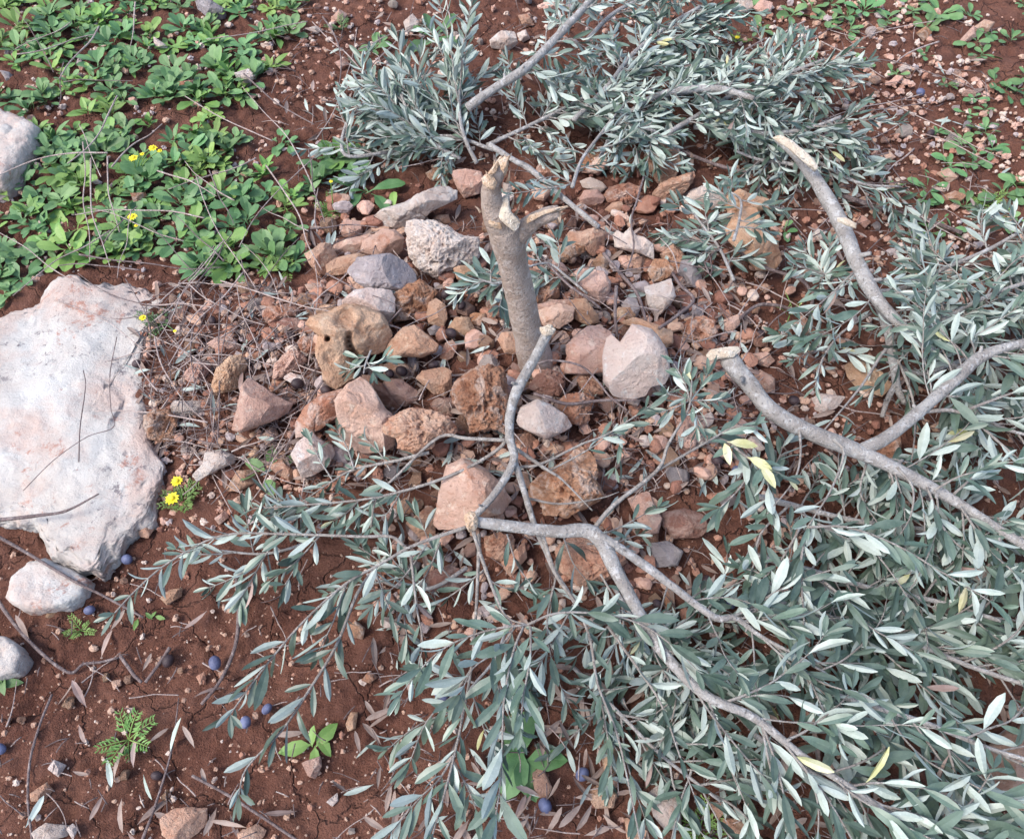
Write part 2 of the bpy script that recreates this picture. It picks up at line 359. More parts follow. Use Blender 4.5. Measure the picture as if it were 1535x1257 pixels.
def leaves(items, prof='olive', teeth=0.0, fold=0.22):
    """items: (base, dir, normal, length, width, bend) -> verts, quads, material index (0 face, 1 back)"""
    t, w = PROF[prof]; t = np.array(t); w = np.array(w); n = len(t); V_, F, MI = [], [], []
    if not items: return None
    base = np.array([i[0] for i in items]); d = np.array([i[1] for i in items]); nn = np.array([i[2] for i in items])
    L = np.array([i[3] for i in items]); W = np.array([i[4] for i in items]); bd = np.array([i[5] for i in items])
    d /= np.linalg.norm(d, axis=1)[:, None]; nn = nn - d * (nn * d).sum(1)[:, None]; nn /= np.linalg.norm(nn, axis=1)[:, None] + 1e-9
    s = np.cross(d, nn); K = len(items); sw = rng.uniform(-0.12, 0.12, K)
    rows = np.zeros((K, n, 8, 3))
    for k in range(n):
        c = base + d * (L * t[k])[:, None] - nn * (bd * L * t[k] ** 2)[:, None] + s * (sw * L * t[k] ** 2)[:, None]
        hw = (W * w[k] / 2)[:, None]; wob = 1 + teeth * rng.uniform(-1, 1, (K, 1)); l = c - s * hw * wob + nn * hw * fold; r = c + s * hw / wob + nn * hw * fold
        b_ = c - nn * (0.0006 + 0.015 * W * w[k])[:, None]
        for j, q in enumerate((l, c, c, r, r, b_, b_, l)): rows[:, k, j] = q
    v = rows.reshape(-1, 3); b = (np.arange(K) * n * 8)[:, None]; q = []; mi = []
    for k in range(n - 1):
        a = k * 8; c = (k + 1) * 8
        for (i, j, m) in ((0, 1, 0), (2, 3, 0), (4, 5, 1), (6, 7, 1)):
            q.append(b + np.array([[a + i, c + i, c + j, a + j]])); mi.append(np.full(K, m))
    return v, [np.concatenate(q)], np.concatenate(mi)
def nrm(a): return a / (np.linalg.norm(a) + 1e-9)

# ------------------------------------------------------------------ the ground
def axis(lo, hi, step, far):
    c = list(np.arange(lo, hi, step)); s = step; x = lo
    left = []
    while x > -far: s *= 1.25; x -= s; left.append(x)
    x = c[-1]; s = step; right = []
    while x < far: s *= 1.25; x += s; right.append(x)
    return np.array(left[::-1] + c + right)
gx = axis(-1.75, 1.75, 0.0065, 120); gy = axis(-0.1, 2.75, 0.0065, 120)
X, Y = np.meshgrid(gx, gy); xy = np.stack([X.ravel(), Y.ravel(), np.zeros(X.size)], 1)
near = np.clip(1.4 - np.hypot(xy[:, 0], xy[:, 1] - 1.1) / 3, 0.0, 1)
lump = fbm(xy * 9, 4, 1) * 0.013 + fbm(xy * 38, 3, 2) * 0.013 + np.maximum(0, fbm(xy * 75, 2, 4)) * 0.012
Z = terr(xy[:, 0], xy[:, 1]) + lump * near - 0.004
idx = np.arange(X.size).reshape(X.shape); gf = np.stack([idx[:-1, :-1], idx[:-1, 1:], idx[1:, 1:], idx[1:, :-1]], -1).reshape(-1, 4)
g = link('ground', mesh('ground', np.stack([xy[:, 0], xy[:, 1], Z], 1), [gf], [M_SOIL])); tag(g, kind='structure')

# ------------------------------------------------------------------ white bedrock slabs lying flat
def slab(poly, thick, sub, seed, label, lx=None, cuts=()):
    pts = np.array([P(x, y, 0.03) for x, y in poly]); c = pts.mean(0); base = float(terr(c[0], c[1]))
    v, f = rock_verts(pts[:, :2] - c[:2], thick, sub, seed, False, 0, 5.5, 0.0)
    q = v * 4 + seed; top = v[:, 2] > 0
    rim = 1 + 0.09 * fbm(v * 22 + seed, 5, 2, 0.65); v[:, :2] *= rim[:, None]
    v[:, 2] += top * (0.020 * fbm(q * 1.2, 4, 3) + 0.007 * fbm(q * 5, 5, 5, 0.6) - 0.02 * np.clip(0.22 - worley(q * 4.2 + 0.4 * fbm(q * 5, 3, 4)[:, None], 8), 0, 1))
    o = link('limestone_slab', mesh('limestone_slab', v, [f], [M_SLAB]), loc=(c[0], c[1], base + 0.005))
    tag(o, label, 'rock', 'white bedrock slabs'); return o
slab([(-90, 500), (0, 470), (30, 463), (62, 432), (80, 408), (105, 403), (135, 414), (195, 405), (222, 422), (244, 425), (236, 452), (212, 480), (203, 530), (210, 570), (213, 612), (222, 655), (242, 690), (242, 735), (222, 775), (186, 812), (168, 834), (150, 866), (124, 868), (96, 852), (72, 834), (68, 812), (46, 786), (0, 778), (-90, 800)],
     0.027, 6, 3, 'large flat white rock slab with pinkish stains at the left edge')
slab([(-60, 165), (0, 163), (40, 176), (58, 192), (52, 215), (36, 245), (10, 285), (-60, 300)], 0.05, 5, 7, 'pale white rock half hidden by green weeds at the upper left edge')
slab([(6, 895), (14, 866), (40, 841), (68, 834), (100, 848), (134, 866), (126, 890), (100, 908), (62, 914), (30, 912)], 0.032, 5, 9, 'low white rock lobe touching the bottom end of the big white slab')
slab([(-30, 950), (8, 953), (24, 965), (33, 982), (22, 1006), (-30, 1020)], 0.03, 4, 12, 'small white rock cut by the left edge below the others')
LANDMARKS += [(115, 600, 'the large flat white slab'), (60, 885, 'the small low white rock'), (25, 225, 'the pale rock among the weeds')]

# ------------------------------------------------------------------ traced stones
REG = {'1': (420, 220, 4.488), '2': (740, 220, 4.488), '3': (200, 420, 4.488), '4': (420, 480, 4.488), '5': (700, 460, 4.04), '6': (540, 660, 2.843),
       'A': (1015, 300, 2.952), 'B': (1015, 850, 2.952), 'S': (500, 800, 2.75), 'L': (0, 800, 2.75), 'M': (0, 400, 2.952), 'F': (0, 0, 1.0),
       'a': (0, 0, 2.952), 'b': (500, 0, 2.952), 'c': (1015, 0, 2.952)}
# region | colour | pitted | lift cm | label (or -) | landmark phrase (or -) | outline
ROCKS = '''
1|white|0|1|long pale flat stone lying aslant left of the stump top|the long pale flat stone|625,480 700,420 860,370 920,320 1040,275 1130,262 1190,290 1180,350 1080,400 1010,430 960,490 900,540 800,555 640,515
1|white|1|2|big pitted white and rust stone left of the stump|the big pitted stone by the stump|845,560 860,520 930,505 1050,520 1150,560 1230,600 1310,610 1330,700 1300,780 1180,800 1060,860 940,820 880,740 860,660
1|pink|0|0|dull pinkish stone just behind the left side of the broken stump|-|1150,170 1250,150 1350,170 1380,230 1340,310 1240,340 1190,280
1|rust|1|0|-|-|980,180 1040,140 1140,160 1160,210 1080,235 1000,220
1|tan|0|0|-|-|1000,510 1060,460 1130,455 1150,510 1080,525
1|pink|0|0|-|-|400,530 450,495 540,500 555,560 540,605 420,605
1|tan|0|1|tan stone with a narrow foot at the left end of the pile|the tan stone ending the pile|165,725 230,690 270,650 340,650 380,730 370,770 310,800 310,860 260,860 200,790
1|pink|0|1|-|-|350,670 450,625 600,590 660,600 640,680 520,720 400,730 370,700
1|pink|0|2|rounded pinkish stone resting behind the blue-grey stone|-|560,640 640,590 690,555 770,560 830,610 820,690 780,730 640,730 540,710
1|tan|0|1|flat tan stone poking out left from under the blue-grey stone|-|310,800 380,750 520,715 620,725 560,800 480,860 320,870
1|grey|0|5|smooth blue-grey oval stone on top of the pile|the blue-grey oval stone|455,845 530,750 640,735 740,720 860,780 915,860 915,900 860,950 740,965 600,960 520,915
1|white|0|4|block with a white upper face below the blue-grey stone|the white-faced block|420,1040 500,970 600,950 740,965 770,1020 770,1110 720,1180 640,1150 540,1100 430,1070
1|rust|1|0|rusty rounded boulder right of the white-faced block|-|770,1000 860,930 940,900 1050,970 1020,1040 990,1120 880,1160 770,1180
1|tan|0|1|small upright tan block left of the fallen black olives|-|985,1130 1000,1050 1050,1020 1110,1060 1125,1150 1100,1210 1000,1190
1|tan|0|2|-|-|1165,820 1200,800 1260,800 1300,850 1280,900 1240,915 1190,890
1|rust|0|0|-|-|1275,1130 1310,1115 1380,1120 1390,1170 1350,1210 1290,1190
1|brown|1|0|-|-|1400,1070 1460,1020 1520,1010 1560,1060 1550,1150 1440,1150
1|pink|0|0|-|-|400,970 440,930 510,920 520,960 440,1000
1|pink|0|0|-|-|170,930 250,920 330,950 400,980 360,1010 280,1020 200,980
1|rust|0|0|-|-|0,1070 60,1055 125,1100 90,1140 0,1160
1|tan|0|0|-|-|230,1120 280,1060 360,1060 400,1090 330,1130 250,1150
3|rust|1|1|-|-|865,210 920,180 1050,155 1110,190 1100,240 980,260 900,290 880,250
3|brown|0|0|-|-|975,290 1020,255 1130,255 1220,270 1230,320 1100,350 1050,330
F|tan|0|2|large tan stone with a round hole and a dark gap through it|the large stone with holes|462,488 468,476 493,471 516,459 545,462 567,470 578,484 588,500 586,512 568,528 543,532 529,545 532,564 505,580 487,570 484,553 475,530 479,504
3|rust|1|1|-|-|1105,420 1140,380 1240,390 1255,450 1200,505 1130,470
3|pink|0|0|-|-|500,430 560,390 660,390 710,430 710,490 600,500
3|rust|0|0|-|-|800,500 890,445 905,480 860,540 820,540
3|tan|1|1|egg shaped tan stone behind the pink wedge stone|the egg shaped tan stone|540,700 560,600 640,520 720,505 755,570 720,660 700,720 600,760 545,750
3|pink|1|0|-|-|370,600 430,545 515,575 490,640 440,700 380,680 340,650
3|pink|1|0|-|-|940,670 960,560 1050,470 1120,480 1170,540 1100,600 1000,660
3|white|0|0|-|-|1000,655 1060,620 1130,640 1210,690 1190,740 1110,720
3|pink|0|0|-|-|985,750 1040,710 1100,760 1110,800 1020,790
3|pink|0|2|sharp pink wedge stone with a flat lit face at the pile's left|the pink wedge stone|735,720 780,660 860,710 960,780 1060,830 1030,890 960,930 840,980 730,1020 675,1000 700,890
3|white|0|0|low whitish stone between the rusty pitted ball and the pink wedge|-|235,880 290,810 400,810 500,810 495,870 440,925 380,905 280,915
3|rust|1|1|rusty pitted ball of stone touching the white slab's right edge|the rusty pitted ball|90,910 150,870 230,880 290,930 270,1000 280,1060 210,1090 110,1060 80,980
3|pink|0|0|-|-|860,1050 900,1000 950,980 985,1060 900,1110
3|tan|0|0|-|-|780,1030 850,1000 840,1060
3|rust|0|1|long rusty orange stone leaning on the tall pointed slab|-|1095,960 1160,850 1260,770 1400,730 1420,800 1390,900 1280,980 1200,1040 1100,1060
4|pink|0|4|tall pointed pink slab standing in the middle left of the pile|the tall pointed slab|375,540 450,440 540,380 600,430 650,500 700,590 760,650 770,830 700,880 560,890 400,840 405,720 385,620
4|brown|0|1|-|-|545,370 600,370 690,430 780,550 810,590 740,610 650,510
4|pink|0|0|-|-|680,440 720,400 810,395 880,440 970,510 840,580 780,560
4|white|0|2|pale shield shaped stone in front of the long rusty stone|the pale shield shaped stone|80,900 120,820 210,750 260,800 340,840 365,900 320,980 220,1040 150,1060 130,1010
4|tan|1|5|rough crumbly pale tan stone right of the tall pointed slab|the rough crumbly stone|690,720 740,660 880,610 960,600 1060,620 1150,680 1190,730 1130,780 1040,790 1010,850 900,890 800,850 780,790 720,770
4|tan|0|3|smooth tan wedge stone left of the stump foot|the smooth tan wedge|700,230 750,130 830,50 900,30 980,90 1060,160 1050,210 940,250 830,240 750,270
4|tan|0|1|-|-|915,390 960,340 1100,315 1150,340 1150,450 1110,510 1040,500 960,430
4|tan|0|1|-|-|1075,250 1110,150 1160,130 1190,180 1160,250 1110,280
4|tan|0|1|-|-|1130,50 1180,-20 1270,-20 1320,80 1290,110 1210,100 1140,80
4|grey|0|0|-|-|990,60 1040,30 1110,60 1080,100 1010,100
F|rust|1|3|large rusty pitted stone between stump foot and slender grey branch|the large rusty pitted stone|676,587 687,569 707,556 732,547 754,556 762,600 757,648 735,641 706,645 697,618 680,605
4|brown|0|0|-|-|1000,560 1060,520 1160,520 1210,590 1160,650 1060,630
4|rust|0|0|-|-|700,300 780,270 860,300 920,350 900,400 800,390 700,370
6|pink|0|3|large smooth pink stone crossed by the slender grey branch|the large smooth pink stone|315,350 350,180 370,110 440,80 530,120 600,190 640,250 600,310 500,330 450,370 340,375
6|tan|0|0|-|-|195,350 290,280 320,300 320,400 260,420
6|tan|0|0|-|-|150,280 190,245 270,250 280,280 220,310 160,310
6|rust|1|1|jagged rusty stone seen between twigs right of the smooth pink stone|the jagged rusty stone|720,200 770,150 860,100 930,20 990,70 1010,130 1000,170 1030,230 940,290 880,320 790,310 770,270 720,240
6|pink|0|0|-|-|1140,250 1230,215 1250,270 1285,330 1270,390 1220,400 1190,360
6|brown|0|0|dark reddish brown rounded stone under twigs right of the branch fork|the dark rounded stone|1280,310 1380,290 1460,310 1490,370 1440,410 1340,420 1290,370
6|tan|1|0|half buried tan stone under the thick front branch|-|840,460 900,420 1030,400 1120,430 1130,500 1060,580 960,620 860,560
6|tan|1|0|-|-|525,410 600,390 660,420 650,490 600,510 540,490
6|tan|0|0|-|-|600,520 700,430 710,500 640,580
6|grey|0|0|-|-|1230,440 1310,430 1375,470 1350,530 1260,540
6|brown|0|0|-|-|260,570 380,530 480,570 440,640 300,640
5|pink|0|2|blunt pink-grey block touching the largest whitish stone|the blunt pink-grey block|600,230 640,190 730,120 800,110 870,150 880,200 850,280 830,390 700,410 590,400 605,300
5|white|0|4|largest whitish stone with a notched top right of the stump|the notched whitish stone|825,300 850,190 880,170 930,215 1000,115 1110,140 1160,190 1200,260 1225,400 1190,460 1110,480 1080,530 980,565 890,530 830,440
5|white|0|3|pale cream faceted stone right of the slender grey branch|the cream faceted stone|300,690 330,610 430,560 500,590 600,660 635,720 590,750 480,800 370,750 320,720
5|rust|1|1|orange pitted stone touching the cream faceted stone|-|525,590 600,535 700,520 770,550 740,620 740,680 690,715 620,700 570,640
5|brown|1|1|-|-|370,490 430,410 490,370 580,410 590,470 560,540 450,530
5|tan|1|0|-|-|640,430 700,400 770,420 820,470 830,530 750,540 690,490
5|tan|0|1|-|-|185,200 210,155 280,150 320,230 310,290 230,280
5|rust|1|1|round rusty stone with a hollow top left of the thick right branch|the round hollow topped stone|1305,150 1340,80 1430,60 1500,90 1510,170 1450,220 1330,210
5|tan|0|0|-|-|870,50 920,0 990,5 1025,50 960,80 890,75
5|tan|0|1|-|-|930,90 1020,60 1150,110 1240,150 1245,220 1190,260 1100,160
5|pink|0|1|-|-|430,20 560,-20 650,0 640,80 560,130 460,110
5|rust|1|1|-|-|645,10 700,-10 790,40 800,85 760,110 680,85
5|brown|0|0|-|-|300,770 380,760 430,810 400,870 310,870
F|tan|1|1|big tan stone standing at the back edge of the pile|the big tan stone at the back|968,232 976,215 994,205 1012,214 1019,232 1020,250 1008,268 988,274 974,256
2|rust|1|0|-|-|580,80 640,40 720,60 760,120 700,170 600,160
2|rust|1|0|-|-|270,170 310,115 370,150 420,190 340,220
2|tan|1|1|-|-|1070,310 1120,250 1230,210 1340,180 1350,210 1290,300 1210,380 1130,370
2|rust|1|1|-|-|745,320 780,270 900,250 980,270 980,340 920,390 780,370
2|white|0|0|-|-|580,230 650,205 730,240 765,280 720,310 600,270
2|pink|0|0|-|-|580,340 610,295 700,290 750,350 730,380 640,400 580,380
2|tan|0|0|-|-|745,420 800,375 860,370 880,410 820,450 750,450
2|tan|0|2|-|-|470,630 510,570 600,570 690,540 745,580 745,670 670,740 600,680 500,650
2|rust|1|1|-|-|385,740 430,680 490,650 600,680 610,710 520,760 420,800
2|white|0|2|thin whitish plate of stone with a ragged edge|the ragged whitish plate|805,590 840,560 870,590 920,545 960,600 1010,610 1070,660 1075,760 990,720 880,690 820,670
2|pink|0|2|pale pink stone with a rust patch right of the stump|the rust patched pale stone|500,880 580,815 740,840 790,920 780,970 740,1050 660,1030 620,970 560,930
2|rust|0|1|-|-|665,770 720,715 780,750 770,820 690,820
2|tan|0|0|-|-|905,740 960,720 1000,750 990,880 930,895 895,830
2|rust|1|2|-|-|1035,830 1080,760 1160,760 1210,830 1160,890 1070,905
2|tan|1|0|-|-|1120,720 1210,655 1270,710 1310,790 1260,850 1180,800
2|grey|0|0|-|-|1270,730 1330,770 1400,880 1390,960 1300,930 1240,870
2|white|0|2|angular light grey block beside thin upright sticks|the light grey angular block|1015,940 1100,920 1190,890 1225,1010 1170,1080 1090,1150 1040,1060
2|grey|0|0|-|-|855,1060 900,1015 960,1020 985,1090 960,1150 880,1090
2|rust|1|1|-|-|265,920 310,890 430,910 445,1010 380,1050 290,1040
2|tan|0|1|-|-|530,1090 520,1030 620,1020 700,1130 710,1180 640,1200 550,1160
2|pink|0|0|-|-|290,1060 420,1030 520,1030 540,1110 480,1190 380,1210 320,1140
2|white|0|0|-|-|1270,320 1350,280 1450,270 1526,300 1526,400 1400,400 1290,370
2|grey|0|0|-|-|1290,1100 1340,1060 1410,1090 1410,1140 1320,1150
2|pink|0|0|-|-|805,460 850,435 930,480 960,530 880,520
2|grey|0|0|-|-|1130,600 1200,560 1310,610 1320,690 1250,700 1190,650
c|tan|0|3|tall orange-tan slab standing at the back right of the pile|the orange-tan standing slab|222,1010 250,960 300,920 350,925 385,1010 440,1080 457,1150 425,1198 350,1190 280,1110 235,1060
c|tan|1|1|-|-|205,900 230,860 280,840 340,870 400,885 405,930 340,940 250,950
c|white|0|0|-|-|20,890 60,840 130,820 200,860 210,910 120,930
c|brown|0|0|-|-|0,790 70,770 70,810 20,850
A|pink|0|0|-|-|180,540 270,505 275,550 240,590 190,570
A|brown|0|0|-|-|310,600 350,580 400,620 400,650 350,650
A|pink|0|0|-|-|325,680 400,670 430,710 400,740 340,720
A|rust|0|0|-|-|515,540 570,530 610,580 600,620 540,600
A|rust|0|0|-|-|520,680 570,670 650,730 600,745 540,720
A|pink|0|0|-|-|335,780 370,750 430,790 430,850 380,850
A|white|0|0|-|-|590,880 640,855 740,870 700,920 620,950
A|tan|0|0|-|-|750,730 800,700 900,760 940,820 900,870 800,830 760,780
A|rust|1|0|-|-|840,1080 920,1030 980,1040 980,1130 900,1170 850,1150
A|pink|1|0|-|-|0,970 60,930 120,1000 70,1060 0,1060
F|tan|0|0|rounded tan stone on bare red soil near the bottom left|the tan stone on bare soil|243,1222 262,1211 285,1213 309,1218 307,1240 285,1256 262,1256 246,1244
L|white|0|0|-|-|200,960 225,930 270,960 240,1000
L|tan|0|0|-|-|130,1060 190,1030 215,1065 180,1100 135,1090
L|white|0|0|-|-|140,1215 190,1190 280,1220 270,1257 160,1260
L|white|0|0|-|-|275,1210 300,1195 320,1220 300,1257
L|tan|0|0|-|-|980,1225 1060,1200 1095,1230 1080,1260 990,1260
L|white|0|0|-|-|1345,1100 1390,1070 1395,1100 1370,1120
L|pink|0|0|-|-|1245,940 1320,920 1325,960 1300,1005 1270,990
L|tan|0|0|-|-|665,260 700,230 750,225 745,260 690,290
L|tan|0|0|-|-|460,605 495,600 500,625 470,640
L|tan|0|0|-|-|810,585 840,570 850,600 825,620
S|rust|0|0|-|-|55,385 90,355 130,390 120,435 75,420
S|rust|0|0|-|-|115,600 145,565 185,590 150,615
S|tan|0|0|-|-|50,780 70,735 100,740 90,800 60,810
S|tan|0|0|-|-|820,990 860,960 900,1040 880,1085 830,1070
S|tan|0|0|-|-|1100,900 1150,855 1185,900 1160,990 1130,1030
S|tan|1|0|-|-|1040,1070 1100,1040 1170,1070 1150,1120 1080,1125
S|white|0|0|pale stone under olive twigs at the bottom edge|-|1295,1080 1340,1045 1430,1070 1430,1190 1370,1210 1320,1160
S|rust|0|0|-|-|1355,240 1400,225 1410,320 1370,320
S|tan|0|0|-|-|1200,1180 1250,1170 1290,1220 1280,1257 1210,1257
F|pink|0|1|large pink stone cut by the right edge under olive leaves|-|1550,1085 1510,1100 1485,1130 1468,1158 1490,1198 1550,1215
B|tan|0|0|-|-|135,1050 190,1030 220,1070 180,1110
B|tan|0|0|-|-|170,1120 280,1110 310,1160 260,1180
M|white|0|1|-|-|855,920 900,870 910,820 980,810 1040,840 1030,870 960,900 880,945
M|tan|0|0|-|-|1000,990 1050,900 1140,900 1140,950 1060,990
M|tan|0|0|-|-|1190,880 1240,850 1310,910 1290,950 1220,910
M|pink|0|0|-|-|1030,1030 1060,1010 1080,1040 1040,1060
M|pink|0|0|-|-|950,1110 1000,1075 1010,1110 970,1140
M|tan|0|0|-|-|1100,830 1130,790 1160,820 1120,850
M|tan|0|0|-|-|610,1160 650,1145 680,1160 655,1200 620,1190
b|white|0|0|-|-|310,100 350,65 380,100 350,150 320,140
b|white|0|1|whitish stone left of the leafy limb near the top|the whitish stone near the top|690,180 740,140 800,145 815,190 780,220 700,210
b|white|0|0|-|-|810,150 850,135 870,170 830,190
b|pink|0|0|-|-|900,25 950,5 1000,20 980,50 910,50
b|tan|0|0|-|-|815,70 860,65 890,110 840,120
b|pink|0|0|-|-|5,280 50,255 70,280 30,305
b|pink|0|0|-|-|1150,700 1200,680 1220,740 1170,770 1100,760 1100,710
a|grey|0|0|pale grey stone at the top edge among green weeds|the grey stone at the top edge|870,20 920,0 990,30 1000,70 930,85 880,50
a|white|0|0|pale pointed stone at the right edge of the weeds|the pale stone edging the weeds|1040,330 1100,305 1125,330 1100,390 1060,370
a|white|0|0|-|-|1360,130 1400,115 1430,130 1400,150
a|pink|0|0|-|-|1460,90 1500,45 1535,60 1520,100
a|white|0|0|-|-|680,170 740,200 760,225 690,220
a|grey|0|0|-|-|5,320 40,320 75,355 30,360
a|rust|0|0|-|-|580,860 640,850 660,880 600,910
a|rust|0|0|-|-|790,370 860,350 870,390 800,400
c|white|0|0|square white stone at the top edge right of the branches|the square white stone|255,0 330,10 335,40 300,60 260,40
c|pink|0|0|-|-|340,30 370,0 420,20 410,70 380,80
c|white|0|0|-|-|980,300 1010,280 1035,310 1000,330
c|pink|0|0|-|-|935,360 970,335 1000,345 960,385
c|rust|0|0|-|-|1060,140 1100,120 1125,150 1090,180
c|rust|0|0|orange stone on gravel right of the dead grey stick|the orange stone on gravel|1180,860 1230,845 1275,870 1250,895 1190,890
c|pink|0|0|-|-|1205,910 1230,895 1250,915 1225,935
c|white|0|0|-|-|595,1035 620,1010 655,1030 645,1065 600,1060
c|pink|0|0|-|-|950,1010 980,985 1005,1020 985,1040
c|pink|0|0|-|-|790,970 820,950 855,985 830,1010
c|pink|0|0|-|-|1150,760 1200,745 1240,790 1200,810
c|pink|0|0|-|-|900,690 940,670 965,700 930,720
c|pink|0|0|-|-|1320,110 1360,90 1400,110 1370,150 1330,140
c|pink|0|0|-|-|1255,170 1310,120 1320,170 1270,190
'''
traced = []     # (px, py, radius px)
parsed = []
for ln in ROCKS.strip().split('\n'):
    rg, kind, pit, lift, label, phrase, pts = ln.split('|'); ox, oy, s = REG[rg]
    pl = np.array([[float(a) for a in q.split(',')] for q in pts.split()]) / s + np.array([ox, oy])
    parsed.append((kind, pit == '1', float(lift) / 100, label, phrase, pl))
    if phrase != '-': LANDMARKS.append((pl[:, 0].mean(), pl[:, 1].mean(), phrase))
LANDMARKS += [(790, 480, 'the broken stump'), (1240, 300, 'the upright grey limb'), (1200, 640, 'the thick right branch'), (890, 800, 'the thick front branch fork'),
              (1360, 325, 'the dead grey stick'), (700, 190, 'the back olive foliage'), (270, 745, 'the yellow flowers by the slab'), (205, 235, 'the yellow flowers in the weeds'),
              (1010, 190, 'the olive foliage at the back'), (1440, 1000, 'the olive foliage at the right'), (770, 1120, 'the broad green leaves at bottom'), (480, 1000, 'the olive sprays at lower left'),
              (1490, 230, 'the weeds at the right edge'), (1290, 40, 'the weeds at the top right'), (60, 1100, 'the bare soil corner')]
NSTONE = 0
def traced_rock(i, kind, pit, lift, label, phrase, pl):
    global NSTONE
    # area centroid
    A = pl; B = np.roll(pl, -1, 0); cr = A[:, 0] * B[:, 1] - B[:, 0] * A[:, 1]; ar = cr.sum() / 2
    c = ((A + B) * cr[:, None]).sum(0) / (6 * ar); wpx = np.ptp(pl[:, 0]); hpx = np.ptp(pl[:, 1]); mn = min(wpx, hpx)
    q = P(c[0], c[1], 0.02); S = mn * m_per_px(q); ctr = P(c[0], c[1], 0.35 * S + lift); k = m_per_px(ctr)
    uv = (pl - c) * np.array([1, -1]) * k * 1.03; D = S * (0.46 if wpx * hpx > 1200 else 0.42)
    big = wpx * hpx; sub = 5 if big > 5200 else 4 if big > 700 else 3
    holes = ()
    if phrase == 'the large stone with holes':
        holes = tuple(((x - c[0]) * k, -(y - c[1]) * k, r * k, dd) for x, y, r, dd in ((493, 508, 3.6, .03), (523, 502, 4.5, .015), (522, 508, 5, .02), (523, 515, 5.5, .02), (526, 522, 6, .02), (530, 530, 7, .02), (535, 539, 8, .02), (517, 478, 14, .014), (545, 492, 12, .008), (497, 535, 10, .008)))
    if phrase == 'the round hollow topped stone' or phrase == 'the rusty pitted ball': holes = ((0.1 * S, 0.05 * S, 0.26 * S, 0.22 * S),)
    v, f = rock_verts(uv, D, sub, 100 + i, pit, 3 if pit else 6, 2.4 if pit else 3.0, 1.15 if holes and not pit else 1.0 if pit else 0.55, holes)
    dv = nrm(ctr - np.array([0, 0, CAMH])); w = -dv; u = nrm(np.cross(UP, w)); vv = np.cross(w, u)
    world_ = v[:, :1] * u + v[:, 1:2] * vv + v[:, 2:] * w
    nm = 'rock' if big > 1500 else 'stone'
    gz = float(terr(ctr[0], ctr[1])); loc = np.array([ctr[0], ctr[1], max(gz, ctr[2] - S)])
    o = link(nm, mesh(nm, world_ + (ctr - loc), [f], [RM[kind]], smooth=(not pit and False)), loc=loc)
    if label == '-':
        sz = 'fist sized' if big > 2500 else 'small' if big > 700 else 'tiny'
        label = auto('%s %s %sstone' % (sz, KW[kind], 'pitted ' if pit else ''), c[0], c[1])
    else: USED[label] = 1
    tag(o, label, 'stone', 'stones heaped around the stump' if 200 < c[0] < 1250 and 200 < c[1] < 950 else 'stones lying on the red soil')
    traced.append((c[0], c[1], math.sqrt(wpx * hpx) / 2)); NSTONE += 1
for i, a in enumerate(parsed): traced_rock(i, *a)

# ------------------------------------------------------------------ smaller loose stones, each its own object, sharing a few meshes
def variant(kind, seed, pit):
    r_ = np.random.default_rng(seed); n = 9; an = np.sort(r_.uniform(0, 2 * math.pi, n) * 0.35 + np.linspace(0, 2 * math.pi, n, endpoint=False) * 0.9)
    pl = np.stack([np.cos(an), np.sin(an)], 1) * r_.uniform(0.72, 1.1, (n, 1)) * np.array([1, r_.uniform(0.65, 0.95)]) * 0.5
    v, f = rock_verts(pl, r_.uniform(0.28, 0.42), 3, seed, pit, 7, 3.0, 0.9)
    return mesh('loose_stone', v, [f], [RM[kind]], smooth=False)
VAR = {k: [variant(k, 500 + 17 * i + 91 * j, k in ('rust', 'brown')) for i in range(5)] for j, k in enumerate(RM)}
mound_kinds = ['tan', 'rust', 'pink', 'tan', 'brown', 'pink', 'rust', 'white', 'grey']; field_kinds = ['white', 'pink', 'white', 'tan', 'pink', 'grey']
soil_kinds = ['tan', 'tan', 'white', 'tan', 'rust']
def free(px, py, r, k=0.8):
    for x, y, q in traced:
        if (x - px) ** 2 + (y - py) ** 2 < ((q + r) * k) ** 2: return False
    return True
SLABPOLY = [(-20, 470), (62, 432), (80, 405), (240, 422), (212, 480), (203, 530), (222, 655), (242, 690), (242, 735), (186, 812), (165, 840), (95, 843), (52, 776), (-20, 778)]
def inpoly(x, y, poly):
    c = False
    for (x0, y0), (x1, y1) in zip(poly, poly[1:] + poly[:1]):
        if (y0 > y) != (y1 > y) and x < (x1 - x0) * (y - y0) / (y1 - y0) + x0: c = not c
    return c
def loose(regs):
    global NSTONE
    for (x0, y0, x1, y1, n, smin, smax, kinds, grp, k) in regs:
        made = 0; tries = 0
        while made < n and tries < n * 40 and NSTONE < 298:
            tries += 1; px, py = random.uniform(x0, x1), random.uniform(y0, y1); s = smin + (smax - smin) * random.random() ** 1.7
            if inpoly(px, py, SLABPOLY) or not free(px, py, s / 2, k): continue
            kd = random.choice(kinds); q = P(px, py, 0); S = s * m_per_px(q) * 1.1; q = P(px, py, S * 0.22)
            o = link('stone', random.choice(VAR[kd]), loc=q); o.scale = (S, S, S * random.uniform(0.8, 1.1)); o.rotation_euler = (random.uniform(-.5, .5), random.uniform(-.5, .5), random.uniform(0, 6.28))
            sz = 'small' if s > 20 else 'tiny'
            tag(o, auto('%s %s stone' % (sz, KW[kd]), px, py), 'stone', grp); traced.append((px, py, s / 2)); made += 1; NSTONE += 1
